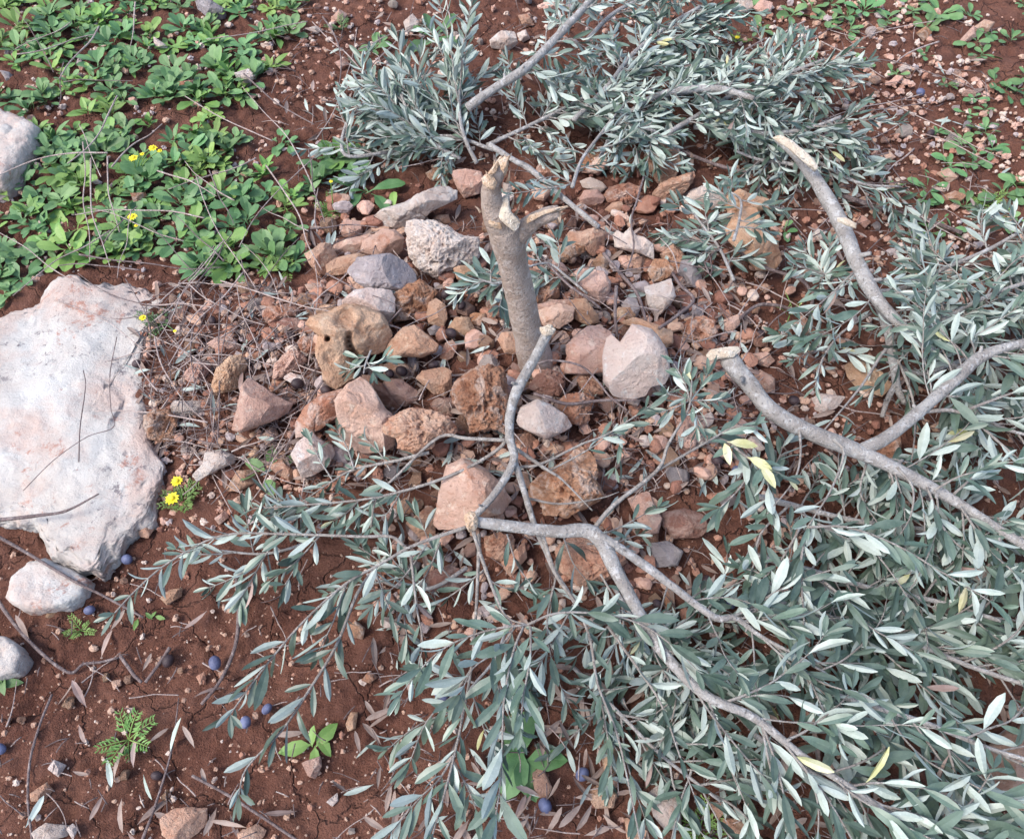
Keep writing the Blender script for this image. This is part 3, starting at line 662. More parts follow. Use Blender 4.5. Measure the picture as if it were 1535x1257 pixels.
loose([(450, 330, 1080, 720, 55, 20, 40, mound_kinds, 'stones heaped around the stump', 0.72), (560, 720, 1150, 900, 10, 18, 36, mound_kinds, 'stones heaped around the stump', 0.75),
       (230, 430, 470, 720, 12, 16, 34, mound_kinds, 'stones heaped around the stump', 0.85),
       (1080, 420, 1300, 720, 6, 14, 28, mound_kinds, 'stones heaped around the stump', 0.85),
       (1180, 0, 1535, 400, 20, 12, 24, field_kinds, 'stones lying on the red soil', 1.0), (400, 0, 800, 240, 8, 12, 24, field_kinds, 'stones lying on the red soil', 1.0),
       (0, 860, 560, 1257, 36, 11, 20, soil_kinds, 'stones lying on the red soil', 1.1)])

# gravel: far too many to count, one mesh
def gravel():
    vs, fs, mi = [], [], []; kinds = list(RM); o = 0; b, f = ico(1); RV = [rock_verts(np.stack([np.cos(t), np.sin(t)], 1) * rng.uniform(.7, 1.1, (8, 1)), rng.uniform(.6, .9), 2, 900 + q, q % 3 == 0, 6, 3.0, 1.0) for q, t in enumerate([np.linspace(0, 2 * math.pi, 8, endpoint=False)] * 16)]
    for (x0, y0, x1, y1, n, smin, smax, ks) in [
        (1130, -40, 1580, 420, 2300, 3, 13, field_kinds + ['tan', 'rust']), (380, -40, 1130, 260, 1500, 3, 12, field_kinds + ['rust']), (-40, -40, 420, 430, 1300, 3, 12, field_kinds + ['tan']),
        (200, 420, 520, 800, 1600, 3, 15, mound_kinds), (450, 250, 1150, 760, 2200, 3, 12, ['brown', 'rust', 'brown', 'tan', 'brown']), (1080, 380, 1580, 760, 900, 3, 12, mound_kinds),
        (-40, 820, 620, 1300, 620, 3, 12, soil_kinds), (-40, 820, 620, 1300, 1300, 1.5, 5, soil_kinds + ['rust', 'brown']), (560, 760, 1580, 1300, 900, 3, 13, mound_kinds), (450, 300, 1110, 740, 900, 13, 34, mound_kinds + ['brown', 'rust']), (560, 720, 1200, 960, 430, 11, 28, mound_kinds), (880, 400, 1130, 740, 200, 12, 30, mound_kinds), (1100, 400, 1400, 740, 130, 10, 22, mound_kinds), (270, 440, 480, 720, 170, 11, 26, mound_kinds)]:
        for _ in range(n):
            px, py = random.uniform(x0, x1), random.uniform(y0, y1)
            if inpoly(px, py, SLABPOLY): continue
            if fbm(np.array([[px / 90, py / 60, 0.0]]), 2, 3)[0] < -0.18 and random.random() < 0.75: continue
            s = smin + (smax - smin) * random.random() ** 2.2; q = P(px, py, 0); S = s * m_per_px(q) / 2
            q[2] += S * (0.55 if smin < 9.5 else random.uniform(.3, 1.3)); sc = np.array([random.uniform(.8, 1.2), random.uniform(.6, 1), random.uniform(.5, .9)]) * S
            a = random.uniform(0, 6.28); big = smin > 9.5; (b2, f2) = random.choice(RV) if big else (b, f); v = (b2 if big else b2 * (1 + rng.uniform(-0.38, 0.30, (len(b2), 1)))) * sc
            v = np.stack([v[:, 0] * math.cos(a) - v[:, 1] * math.sin(a), v[:, 0] * math.sin(a) + v[:, 1] * math.cos(a), v[:, 2]], 1) + q
            vs.append(v); fs.append(f2 + o); o += len(v); mi.append(np.full(len(f2), kinds.index(random.choice(ks))))
    m = mesh('gravel', np.concatenate(vs), [np.concatenate(fs)], [GMAT[k] for k in kinds], np.concatenate(mi), smooth=False)
    tag(link('gravel', m), 'fine pale and rusty gravel scattered over red soil', 'gravel', kind='stuff')
gravel()

# ------------------------------------------------------------------ the broken stump
def stump():
    base = P(808, 548, 0); Y0 = base[1]; root = link('tree_stump', None, loc=base)
    tag(root, 'broken olive tree stump with torn stubs standing in the stone pile', 'tree stump')
    def L(px, py, dy=0.0): return V(px, py, Y0 + dy) - base
    k = lambda px, py: m_per_px(V(px, py, Y0))
    def tb(name, pts, rad, mat, **kw):
        Q = [L(*p) for p in pts]; rr = [r * k(p[0], p[1]) for r, p in zip(rad, pts)]
        v, f4, f3, _ = tube(Q, rr, **kw); return link(name, mesh(name, v, [f4, f3], [mat]), root)
    tb('trunk', [(815, 590), (805, 548), (793, 505), (781, 445), (768, 390), (761, 358), (755, 336)], [44, 28, 23, 22, 22, 25, 24], M_TRUNK, sides=32, nz=0.13, seed=4, sub=8)
    tb('stub', [(760, 352), (744, 322), (738, 300), (737, 280), (744, 262), (750, 248)], [24, 21, 17, 15, 12, 6], M_TRUNK, sides=24, nz=0.22, seed=7, sub=6)
    tb('stub', [(766, 358), (784, 345), (800, 332), (822, 322), (838, 317)], [18, 15.5, 13, 12, 9.5], M_TRUNK, sides=18, nz=0.20, seed=9, sub=6)
    def patch(name, reg, pts, dy, D, mat, seed, pit=False, facets=3, rough=0.8):
        ox, oy, s = REG[reg]; pl = np.array([[a / s + ox, b / s + oy] for a, b in pts]); c = pl.mean(0)
        q = V(c[0], c[1], Y0 + dy); kk = m_per_px(q); uv = (pl - c) * np.array([1, -1]) * kk
        v, f = rock_verts(uv, D * kk, 4, seed, pit, facets, 2.6, rough); dv = nrm(q - np.array([0, 0, CAMH])); w = -dv; u = nrm(np.cross(UP, w)); vv = np.cross(w, u)
        return link(name, mesh(name, v[:, :1] * u + v[:, 1:2] * vv + v[:, 2:] * w + q - base, [f], [mat]), root)
    r = 21 * k(760, 330)
    patch('torn_wood', '2', [(18, 440), (30, 390), (65, 335), (112, 305), (98, 365), (120, 440), (178, 500), (172, 540), (140, 570), (95, 535), (45, 495)], -r * 0.72, 9, M_CUT, 31, False, 2)
    patch('cut_face', '1', [(1352, 215), (1380, 185), (1430, 195), (1462, 240), (1440, 290), (1400, 280), (1362, 250)], -r * 0.72, 6, M_WOOD, 32)
    patch('torn_wood', '1', [(1395, 475), (1440, 458), (1490, 500), (1492, 555), (1440, 545), (1405, 520)], -r * 0.85, 6, M_WOOD, 33)
    patch('splinter', '2', [(30, 95), (75, 62), (95, 68), (128, 42), (100, 95), (92, 150), (70, 185), (48, 150)], -r * 0.55, 6, M_WOOD, 34)
    patch('splinter', '1', [(1395, 175), (1440, 120), (1475, 70), (1500, 60), (1470, 120), (1450, 175), (1400, 190)], -r * 0.3, 5, M_WOOD, 35)
    patch('torn_wood', '2', [(190, 500), (250, 455), (340, 425), (430, 408), (498, 396), (505, 404), (450, 432), (360, 452), (270, 485), (200, 525)], -r * 0.42, 4, M_WOOD, 36)
    patch('splinter', '2', [(415, 440), (450, 425), (456, 470), (448, 520), (432, 485)], -r * 0.35, 3.5, M_WOOD, 37)
    for (x0, y0, x1, y1, w) in [(738, 262, 741, 240, 3), (745, 258, 748, 238, 3.4), (752, 254, 757, 232, 3.6), (756, 262, 762, 236, 3), (760, 275, 764, 256, 2.6), (732, 268, 728, 256, 2.6), (838, 316, 850, 310, 2.6), (836, 322, 848, 319, 2.2), (834, 326, 842, 334, 2.2), (772, 322, 779, 306, 2.4), (766, 312, 770, 296, 2.6), (720, 318, 712, 309, 2.4)]:
        tb('splinter', [(x0, y0), ((x0 + x1) / 2 + 1, (y0 + y1) / 2), (x1, y1)], [w, w * .7, w * .15], M_WOOD, sides=6, nz=.3, seed=x0, sub=3)
    patch('knot', '2', [(60, 240), (110, 250), (128, 285), (110, 310), (60, 300)], -r * 0.62, 6, M_TRUNK, 38)
stump()

# ------------------------------------------------------------------ olive branches
FACEP = 0.62
def olive_leaf_items(Q, spacing, L, up0=0.0, start=0.12, dens=1.0):
    """leaves in opposite pairs along the polyline Q (world coords)"""
    seg = np.linalg.norm(np.diff(Q, axis=0), axis=1); cum = np.concatenate([[0], np.cumsum(seg)]); tot = cum[-1]; it = []
    s = tot * start; k = 0
    while s < tot:
        i = min(len(Q) - 2, int(np.searchsorted(cum, s) - 1)); i = max(i, 0); t = (s - cum[i]) / (seg[i] + 1e-9); p = Q[i] * (1 - t) + Q[i + 1] * t; T = nrm(Q[i + 1] - Q[i])
        side = nrm(np.cross(T, [0, 0, 1.0])); upv = nrm(np.cross(side, T)); a0 = (k % 2) * 1.1 + random.uniform(-.4, .4)
        for sg in (1, -1):
            if random.random() > 0.9 * dens: continue
            a = a0 + (0 if sg > 0 else math.pi); rad = side * math.cos(a) + upv * math.sin(a) * 0.8
            sp_ = random.uniform(0.45, 1.15); d = nrm(T * 1.0 + rad * sp_ + np.array([0, 0, random.uniform(-.25, .15)]))
            l = L * random.uniform(0.6, 1.12) * (1 - 0.35 * max(0, (s / tot - 0.8) / 0.2))
            n = nrm(T * -0.35 + np.array([random.gauss(0, .45), random.gauss(0, .45), 1.0])) if random.random() < FACEP else nrm(np.array([random.gauss(0, .8), random.gauss(0, .8), -0.7]))
            it.append((p, d, n, l, l * random.uniform(.20, .28), random.uniform(-.08, .28) if random.random() < .8 else random.uniform(.3, .7)))
        s += spacing * 1.12 * random.uniform(0.75, 1.3); k += 1
    T = nrm(Q[-1] - Q[-2])
    for j in range(3):
        it.append((Q[-1], nrm(T + 0.45 * rng.normal(size=3)), nrm(np.array([random.gauss(0, .5), random.gauss(0, .5), 1])), L * random.uniform(.45, .8), L * .15, 0.05))
    return it
def shoot(parent, origin, Q, r0, L, spacing=0.017, start=0.12, dens=1.0, leafy=True):
    Q = np.array(Q); n = len(Q); rad = np.linspace(r0, max(0.0007, r0 * 0.35), n)
    v, f4, f3, Qs = tube(Q - origin, rad, sides=6, nz=0.08, seed=random.randint(0, 999), sub=4)
    s = link('shoot', mesh('shoot', v, [f4, f3], [M_TWIG]), parent)
    if leafy:
        L = L * random.uniform(.78, 1.12)
        it = olive_leaf_items(Qs, spacing, L, start=start, dens=dens)
        for a in range(len(it)):      # keep leaves above the soil
            b = it[a]; w = b[0] + origin
            tip = w + b[1] * b[3]; gz = float(terr(tip[0], tip[1])) + 0.006
            if tip[2] < gz: d = b[1].copy(); d[2] += (gz - tip[2]) / b[3]; it[a] = (b[0], d, *b[2:])
        v, f, mi = leaves(it); mi = mi.reshape(-1, len(it)); mi[:, rng.random(len(it)) < 0.010] = 2; link('leaves', mesh('leaves', v, f, [M_OT, M_OU, M_OYT if random.random() < .5 else M_DRY], mi.ravel()), s)
    return s
def pathpts(pts, h0, h1):
    n = len(pts); out = []
    for i, p in enumerate(pts):
        h = p[2] if len(p) > 2 else h0 + (h1 - h0) * i / (n - 1); out.append(P(p[0], p[1], h))
    return out
def limb(root, origin, pts, radpx, h0, h1, name='limb', mat=M_BARK, sides=16, nz=0.13, knots=0.3, sub=6):
    Q = pathpts(pts, h0, h1); n = len(Q)
    if len(radpx) == 2: radpx = np.linspace(radpx[0], radpx[1], n)
    radpx = [a * (0.70 if max(radpx) > 8 else 0.8) for a in radpx]
    rr = [r * m_per_px(q) for r, q in zip(radpx, Q)]
    v, f4, f3, Qs = tube(np.array(Q) - origin, rr, sides=sides, nz=nz, seed=random.randint(0, 99), sub=sub, knots=knots)
    lo = link(name, mesh(name, v, [f4, f3], [mat]), root)
    for k in range(random.randint(3, 6) if rr[0] > 0.006 else 0):
        i = random.randrange(3, len(Qs) - 3); R0 = float(np.interp(i / len(Qs), np.linspace(0, 1, n), rr)); T = nrm(Qs[i + 1] - Qs[i]); d = nrm(np.cross(T, rng.normal(size=3)) + T * .5 + np.array([0, 0, .3])); l = R0 * random.uniform(1.5, 2.6)
        tv, t4, t3, _ = tube([Qs[i], Qs[i] + d * l * .6, Qs[i] + d * l], [R0 * .55, R0 * .33, R0 * random.uniform(.15, .3)], 8, .25, k, 3); link('spur', mesh('spur', tv, [t4, t3], [mat]), root)
    return lo, Qs + origin, rr
def sprout(root, origin, Qs, n, Lsh, leafL, t0=0.15, t1=1.0, spread=(25, 65), up=(-0.15, 0.35), spacing=0.020, dens=1.0, bias=None):
    seg = np.linalg.norm(np.diff(Qs, axis=0), axis=1); cum = np.concatenate([[0], np.cumsum(seg)]); tot = cum[-1]
    for k in range(n):
        s = tot * (t0 + (t1 - t0) * (k + random.random()) / n); i = max(0, min(len(Qs) - 2, int(np.searchsorted(cum, s) - 1))); p = Qs[i]
        T = nrm(Qs[i + 1] - Qs[i]); T = nrm(np.array([T[0], T[1], T[2] * 0.3])); a = R(random.uniform(*spread)) * random.choice((-1, 1))
        d = np.array([T[0] * math.cos(a) - T[1] * math.sin(a), T[0] * math.sin(a) + T[1] * math.cos(a), random.uniform(*up)])
        if bias is not None: d = d + np.array(bias)
        d = nrm(d); L = Lsh * random.uniform(0.65, 1.25); Q = [p]; cur = p.copy(); dd = d.copy(); cv = rng.normal(size=3) * 0.16
        for j in range(5):
            dd = nrm(dd + cv * 0.6 + rng.normal(size=3) * 0.09 + np.array([0, 0, -0.07])); cur = cur + dd * L / 5
            gz = float(terr(cur[0], cur[1])) + 0.012
            if cur[2] < gz: cur[2] = gz; dd[2] = abs(dd[2]) * 0.5
            Q.append(cur.copy())
        shoot(root, origin, Q, random.uniform(0.0014, 0.0022), leafL, spacing, 0.15, dens)
def branch(label, pts, radpx, h0, h1, n, Lsh, leafL, mat=M_BARK, group='cut olive branches', **kw):
    global FACEP
    FACEP = 0.36 if pts[0][1] < 300 else 0.45 if pts[0][0] > 1280 else 0.60
    q0 = P(pts[0][0], pts[0][1], pts[0][2] if len(pts[0]) > 2 else h0); o = np.array([q0[0], q0[1], float(terr(q0[0], q0[1]))])
    root = link('olive_branch', None, loc=o); tag(root, label, 'branch', group); USED[label] = 1
    _, Qs, rr = limb(root, o, pts, radpx, h0, h1, mat=mat)
    if n: sprout(root, o, Qs, n, Lsh, leafL, **kw)
    return root, o, Qs
def side(root, o, pts, h0, h1, rpx, leafL=0.055, leafy=True, start=0.1, spacing=0.018, dens=1.0):
    Q = pathpts(pts, h0, h1); return shoot(root, o, Q, 0.72 * rpx * m_per_px(Q[0]), leafL, spacing, start, dens, leafy)
def cutend(root, o, pts, h, D, seed, mat=M_CUT, name='cut_end', rough=0.7, facets=3, pit=False):
    pl = np.array(pts, float); c = pl.mean(0); q = P(c[0], c[1], h); kk = m_per_px(q); uv = (pl - c) * np.array([1, -1]) * kk
    v, f = rock_verts(uv, D * kk, 4, seed, pit, facets, 2.8, rough); w = -nrm(q - np.array([0, 0, CAMH])); u = nrm(np.cross(UP, w)); vv = np.cross(w, u)
    return link(name, mesh(name, v[:, :1] * u + v[:, 1:2] * vv + v[:, 2:] * w + q - o, [f], [mat]), root)

# the thick branch lying in front, forked
root, o, Qs = branch('thick grey olive branch forking in front of the stones with drooping leafy sprays',
    [(708, 781), (760, 788), (830, 796), (890, 800), (925, 858), (965, 930), (1000, 985), (1058, 1042), (1130, 1075), (1200, 1130), (1290, 1190), (1420, 1280)], [12, 13, 13, 16, 15, 13, 12, 10.5, 9.5, 8, 7, 6], 0.15, 0.20, 0, 0, 0)
sprout(root, o, Qs, 19, 0.20, 0.060, 0.55, 1.0, (25, 60), (0.0, 0.3), bias=(0.25, -0.05, 0))
cutend(root, o, [(696, 772), (704, 765), (712, 768), (718, 780), (714, 795), (703, 797), (697, 786)], 0.165, 7, 41, M_WOOD, 'broken_end', 1.2, 2, True)
_, Q2, _ = limb(root, o, [(893, 800), (940, 828), (1000, 872), (1070, 924), (1102, 926), (1140, 953), (1184, 977), (1240, 1010)], [11, 10, 8.5, 7.5, 6.5, 4.5, 3.5, 2.5], 0.17, 0.16)
sprout(root, o, Q2, 14, 0.18, 0.058, 0.45, 1.0, (25, 60), (0.0, 0.25), bias=(0.2, 0, 0))
side(root, o, [(1102, 926), (1164, 887), (1218, 863), (1260, 850)], 0.15, 0.19, 4)
side(root, o, [(888, 795), (920, 757), (985, 705), (1002, 665), (1032, 613), (1037, 570)], 0.16, 0.20, 5.5, 0.05, True, 0.8)
side(root, o, [(985, 705), (1060, 662), (1100, 640), (1130, 640)], 0.17, 0.19, 3.5, 0.055, True, 0.55)
for a, (x, y) in enumerate([(1010, 545), (1060, 560), (1075, 600), (1000, 590), (1045, 640), (985, 620)]):
    side(root, o, [(1034, 600), ((1034 + x) / 2 + 4, (600 + y) / 2), (x, y)], 0.19, 0.19, 2, 0.048, True, 0.2, 0.013)
side(root, o, [(708, 790), (720, 830), (742, 890), (760, 925), (790, 936)], 0.15, 0.17, 5, 0.055, False)
side(root, o, [(790, 936), (742, 942), (696, 956), (660, 975), (630, 1003), (600, 1040)], 0.17, 0.19, 3, 0.062)
side(root, o, [(790, 936), (838, 918), (918, 922), (973, 942), (1020, 978), (1050, 1010)], 0.17, 0.20, 3, 0.062, True, 0.05, 0.022)
side(root, o, [(785, 938), (769, 978), (755, 1055), (751, 1164), (736, 1265)], 0.17, 0.20, 3, 0.062)
side(root, o, [(795, 938), (795, 985), (785, 1040), (780, 1090)], 0.17, 0.20, 3, 0.058)
side(root, o, [(775, 935), (745, 975), (710, 1000), (690, 1040)], 0.16, 0.2, 2.5, 0.06)
side(root, o, [(718, 800), (716, 870), (712, 940), (704, 1018), (682, 1127), (660, 1211), (642, 1270)], 0.13, 0.19, 4, 0.058, True, 0.62)
side(root, o, [(682, 1127), (660, 1165), (625, 1200), (573, 1262)], 0.17, 0.19, 2.6, 0.06)
side(root, o, [(680, 1140), (705, 1190), (730, 1262)], 0.15, 0.16, 2.6, 0.058)
side(root, o, [(708, 1000), (680, 1040), (640, 1080), (615, 1140)], 0.15, 0.14, 2.4, 0.06, True, 0.1, 0.02)
side(root, o, [(704, 788), (650, 806), (610, 822), (565, 848), (520, 873), (455, 931), (393, 1004), (345, 1070)], 0.15, 0.16, 4.6, 0.058, True, 0.34)
side(root, o, [(565, 848), (535, 890), (505, 965), (462, 1036), (422, 1095), (370, 1150), (358, 1190)], 0.12, 0.13, 4, 0.056, True, 0.25, 0.023, 0.9)
side(root, o, [(610, 822), (586, 804), (540, 804), (420, 800), (330, 803), (251, 844), (204, 884), (172, 918)], 0.13, 0.14, 4, 0.060, True, 0.3)
side(root, o, [(420, 800), (390, 840), (350, 865), (315, 880)], 0.12, 0.10, 2.4, 0.055)
side(root, o, [(480, 802), (445, 840), (405, 870)], 0.12, 0.10, 2.2, 0.05)
side(root, o, [(616, 832), (624, 906), (633, 959), (628, 1000)], 0.13, 0.12, 3, 0.05, True, 0.25, 0.024, 0.8)
side(root, o, [(520, 873), (500, 930), (478, 975)], 0.14, 0.12, 2.4, 0.056)
side(root, o, [(813, 800), (834, 862), (864, 905), (885, 960), (896, 1025), (922, 1091), (936, 1145), (962, 1270)], 0.12, 0.14, 4.5, 0.052, True, 0.3, 0.03, 0.75)
side(root, o, [(911, 938), (958, 1004), (991, 1055), (1020, 1135), (1040, 1190)], 0.14, 0.14, 3.5, 0.052, True, 0.2, 0.026, 0.85)
side(root, o, [(834, 862), (820, 930), (830, 1000), (855, 1060)], 0.10, 0.08, 2.4, 0.05)
side(root, o, [(860, 905), (830, 960), (800, 1010)], 0.10, 0.08, 2.4, 0.05)
side(root, o, [(900, 860), (930, 920), (915, 985), (880, 1030)], 0.12, 0.07, 2.6, 0.052)
for (x0, y0, x1, y1) in [(640, 815, 560, 905), (660, 812, 620, 890), (730, 850, 655, 905), (735, 870, 790, 880), (560, 850, 590, 930), (880, 815, 960, 800), (905, 800, 985, 760), (845, 805, 880, 870), (760, 800, 800, 880), (1000, 880, 960, 960), (1060, 915, 1090, 830), (1030, 900, 1100, 850)]:
    side(root, o, [(x0, y0), ((x0 + x1) / 2 + random.uniform(-8, 8), (y0 + y1) / 2 + 6), (x1, y1)], 0.10, 0.08, 2.2, 0.05, True, 0.1, 0.02, 0.85)
LANDMARKS.append((760, 830, 'the front branch'))

# the slender upright branch with a white broken tip
root, o, Qs = branch('slender grey branch standing up from the stones with a white broken tip',
    [(822, 497), (800, 540), (775, 585), (765, 620), (764, 655), (770, 690), (745, 735), (704, 783)], [11, 11, 11.5, 10, 9.5, 9, 8, 7], 0.19, 0.13, 0, 0, 0)
cutend(root, o, [(809, 490), (816, 489), (821, 486), (827, 487), (833, 494), (829, 501), (818, 504), (811, 499)], 0.205, 7, 45, M_CUT, 'broken_end', 1.6, 2, True)
limb(root, o, [(770, 688), (784, 730), (800, 783), (818, 825), (832, 857), (866, 908)], [6.5, 6, 5.5, 5, 4.5, 4], 0.14, 0.09)
side(root, o, [(766, 660), (700, 657), (658, 655), (600, 708), (565, 745), (556, 790)], 0.14, 0.10, 4.5, 0.045, True, 0.75, 0.03, 0.6)
side(root, o, [(764, 650), (743, 676), (672, 714), (565, 745), (453, 757), (380, 762)], 0.14, 0.10, 4.5, 0.05, True, 0.45, 0.02)
side(root, o, [(643, 678), (585, 692), (531, 703), (498, 721), (453, 752)], 0.11, 0.08, 4, 0.045, True, 0.1, 0.02)
side(root, o, [(531, 703), (520, 670), (505, 645)], 0.10, 0.10, 2.2, 0.04, True, 0.0, 0.014)
side(root, o, [(500, 722), (480, 690), (465, 660)], 0.10, 0.09, 2.0, 0.04, True, 0.3, 0.016)
side(root, o, [(585, 705), (570, 680), (545, 655)], 0.10, 0.09, 2.0, 0.035, True, 0.3, 0.016)
side(root, o, [(774, 673), (819, 703), (844, 720), (888, 765)], 0.13, 0.13, 4.5, 0.05, False)
side(root, o, [(779, 700), (811, 695), (873, 665), (915, 648), (1002, 589), (1022, 571)], 0.12, 0.16, 3.5, 0.045, True, 0.45, 0.02)
side(root, o, [(824, 705), (883, 673), (918, 648)], 0.12, 0.14, 2.8, 0.045, True, 0.6, 0.02)
side(root, o, [(792, 747), (839, 755), (898, 747), (928, 737)], 0.11, 0.11, 3, 0.045, False)
side(root, o, [(915, 648), (930, 660), (922, 700)], 0.12, 0.09, 2.2, 0.035, True, 0.2, 0.016)
for (x0, y0, x1, y1) in [(453, 757, 400, 740), (470, 757, 420, 790), (500, 752, 460, 790), (430, 760, 375, 785), (540, 748, 500, 780), (560, 746, 520, 790), (600, 738, 570, 780)]:
    side(root, o, [(x0, y0), ((x0 + x1) / 2, (y0 + y1) / 2 + 4), (x1, y1)], 0.09, 0.08, 2, 0.05, True, 0.1, 0.015)

# the thick right branch with a pale sawn end
root, o, Qs = branch('thick olive branch at the right with a pale sawn end and a fork',
    [(1092, 536), (1120, 572), (1160, 618), (1220, 650), (1290, 678), (1350, 706), (1430, 750), (1500, 795), (1590, 850)], [20, 19, 18, 17.5, 17, 14, 11.5, 10, 9], 0.13, 0.17, 0, 0, 0)
sprout(root, o, Qs, 20, 0.20, 0.060, 0.5, 1.0, (25, 70), (-0.1, 0.25), bias=(0.1, -0.15, 0))
cutend(root, o, [(1058, 532), (1066, 523), (1085, 520), (1105, 519), (1110, 526), (1098, 536), (1078, 538), (1064, 541)], 0.145, 7, 51, M_CUT, 'cut_end', 0.6, 2)
_, Q2, _ = limb(root, o, [(1290, 676), (1330, 655), (1378, 617), (1430, 570), (1468, 536), (1510, 520), (1600, 500)], [14, 14, 13, 12, 13, 10, 9], 0.15, 0.22)
sprout(root, o, Q2, 14, 0.18, 0.058, 0.3, 1.0, (30, 70), (-0.1, 0.25), bias=(0.1, -0.05, 0))
side(root, o, [(1378, 617), (1440, 618), (1500, 665), (1550, 710)], 0.17, 0.17, 5, 0.058, True, 0.4)
side(root, o, [(1440, 618), (1500, 595), (1560, 575)], 0.17, 0.2, 4, 0.058, True, 0.2)
side(root, o, [(1198, 640), (1200, 680), (1190, 720), (1150, 770)], 0.15, 0.16, 3.4, 0.05, False)
side(root, o, [(1250, 658), (1265, 680), (1245, 735), (1210, 790)], 0.18, 0.18, 4, 0.05, True, 0.75)
side(root, o, [(1345, 700), (1368, 730), (1366, 770), (1350, 800)], 0.2, 0.18, 3.2, 0.055, True, 0.8)
side(root, o, [(1400, 735), (1435, 715), (1470, 705)], 0.18, 0.22, 3, 0.055, True, 0.6)
# spray curving over the open patch in front of it, and long sprays to the lower right
for pts, h0, h1 in [([(1210, 790), (1270, 790), (1340, 815), (1400, 850), (1450, 880), (1500, 910)], 0.18, 0.20), ([(1225, 785), (1290, 810), (1330, 850), (1370, 910)], 0.17, 0.18),
                    ([(1210, 790), (1200, 850), (1205, 930), (1200, 990), (1215, 1030)], 0.17, 0.17), ([(1236, 872), (1275, 905), (1305, 940), (1370, 975)], 0.17, 0.19),
                    ([(1060, 650), (1090, 662), (1130, 690), (1180, 715)], 0.15, 0.17), ([(1130, 690), (1110, 730), (1080, 760)], 0.15, 0.14), ([(1120, 680), (1150, 720), (1150, 760)], 0.15, 0.14),
                    ([(1180, 760), (1140, 800), (1125, 860), (1090, 880)], 0.14, 0.12), ([(1200, 790), (1170, 840), (1130, 880)], 0.15, 0.13), ([(1165, 885), (1140, 860), (1110, 850)], 0.14, 0.12),
                    ([(1430, 740), (1480, 700), (1540, 690)], 0.17, 0.2), ([(1440, 760), (1490, 830), (1550, 880)], 0.17, 0.2), ([(1390, 730), (1420, 800), (1480, 850)], 0.17, 0.17),
                    ([(1300, 690), (1290, 740), (1320, 790)], 0.12, 0.12), ([(1330, 700), (1350, 760), (1400, 800)], 0.12, 0.12)]:
    side(root, o, pts, h0, h1, 3, 0.060, True, 0.12)

# the upright limb at the right
root, o, Qs = branch('grey olive limb rising at the right with a long pale torn top',
    [(1166, 207), (1200, 238), (1232, 285), (1262, 338), (1285, 395), (1315, 448), (1352, 488), (1395, 525), (1450, 560)], [9, 13, 15, 17, 15.5, 14, 10, 7, 5], 0.22, 0.12, 0, 0, 0)
sprout(root, o, Qs, 14, 0.18, 0.055, 0.55, 1.0, (35, 80), (-0.1, 0.2))
cutend(root, o, [(1153, 202), (1172, 201), (1190, 212), (1210, 232), (1226, 252), (1220, 260), (1200, 240), (1182, 222), (1166, 210)], 0.255, 6, 61, M_CUT, 'torn_end', 0.5, 1)
cutend(root, o, [(1256, 325), (1268, 326), (1283, 336), (1282, 344), (1268, 338), (1256, 331)], 0.235, 5, 62, M_CUT, 'cut_end', 0.4, 1)
limb(root, o, [(1318, 455), (1332, 500), (1340, 545), (1345, 580), (1356, 604)], [11, 10, 9, 8, 6], 0.12, 0.05)
limb(root, o, [(1343, 575), (1330, 600), (1322, 625)], [6, 5, 4], 0.07, 0.03)
side(root, o, [(1354, 490), (1320, 534), (1290, 580), (1235, 645)], 0.13, 0.15, 4.2, 0.05, False)
side(root, o, [(1305, 470), (1260, 500), (1232, 540), (1222, 580)], 0.13, 0.13, 3, 0.048, True, 0.4)
side(root, o, [(1338, 520), (1366, 590), (1372, 640), (1365, 700)], 0.12, 0.1, 3.4, 0.05, False)
side(root, o, [(1290, 400), (1262, 425), (1240, 450), (1245, 480)], 0.13, 0.1, 3, 0.045, True, 0.35)
for (x, y) in [(1205, 375), (1245, 365), (1280, 400), (1190, 400), (1230, 430), (1275, 425)]:
    side(root, o, [(1235, 412), ((1235 + x) / 2, (412 + y) / 2 - 3), (x, y)], 0.09, 0.11, 1.8, 0.052, True, 0.0, 0.011)
for (x, y) in [(1170, 500), (1200, 480), (1190, 540), (1260, 520), (1310, 540)]:
    side(root, o, [(1232, 525), ((1232 + x) / 2, (525 + y) / 2 - 3), (x, y)], 0.07, 0.07, 1.8, 0.05, True, 0.1, 0.018)

# leafy branches of the heaps at the back
B = lambda label, pts, rad, h0, h1, n, Lsh, lf, **kw: branch(label, pts, rad, h0, h1, n, Lsh, lf, **kw)
B('grey limb rising to the top right through leaves behind the stump', [(700, 162), (742, 132), (790, 100), (845, 45), (900, -15)], [10, 9, 9, 8.5, 7], 0.12, 0.24, 14, 0.16, 0.055, t0=0.3)
B('upright tuft of narrow grey-green olive shoots left behind the stump', [(715, 245), (700, 215), (690, 180), (688, 130)], [4, 3], 0.04, 0.14, 13, 0.26, 0.058, spread=(5, 30), up=(0.2, 0.6), spacing=0.014, bias=(-0.1, 0.3, 0.2))
B('olive spray spreading left at the far left of the back foliage', [(640, 228), (585, 228), (517, 232), (522, 180), (560, 145)], [4, 2.5], 0.03, 0.09, 12, 0.15, 0.055, spacing=0.016)
B('olive shoots fanning up left of the upright tuft', [(690, 238), (650, 215), (620, 185), (600, 140)], [4, 3], 0.05, 0.12, 22, 0.17, 0.056, spread=(10, 55), up=(0.1, 0.6), spacing=0.014, bias=(-0.1, 0.3, 0.15))
B('dense olive foliage low to the left of the grey limb', [(740, 225), (680, 205), (620, 205), (570, 195)], [3.5, 2.5], 0.06, 0.08, 16, 0.15, 0.055, spread=(20, 80), spacing=0.015)
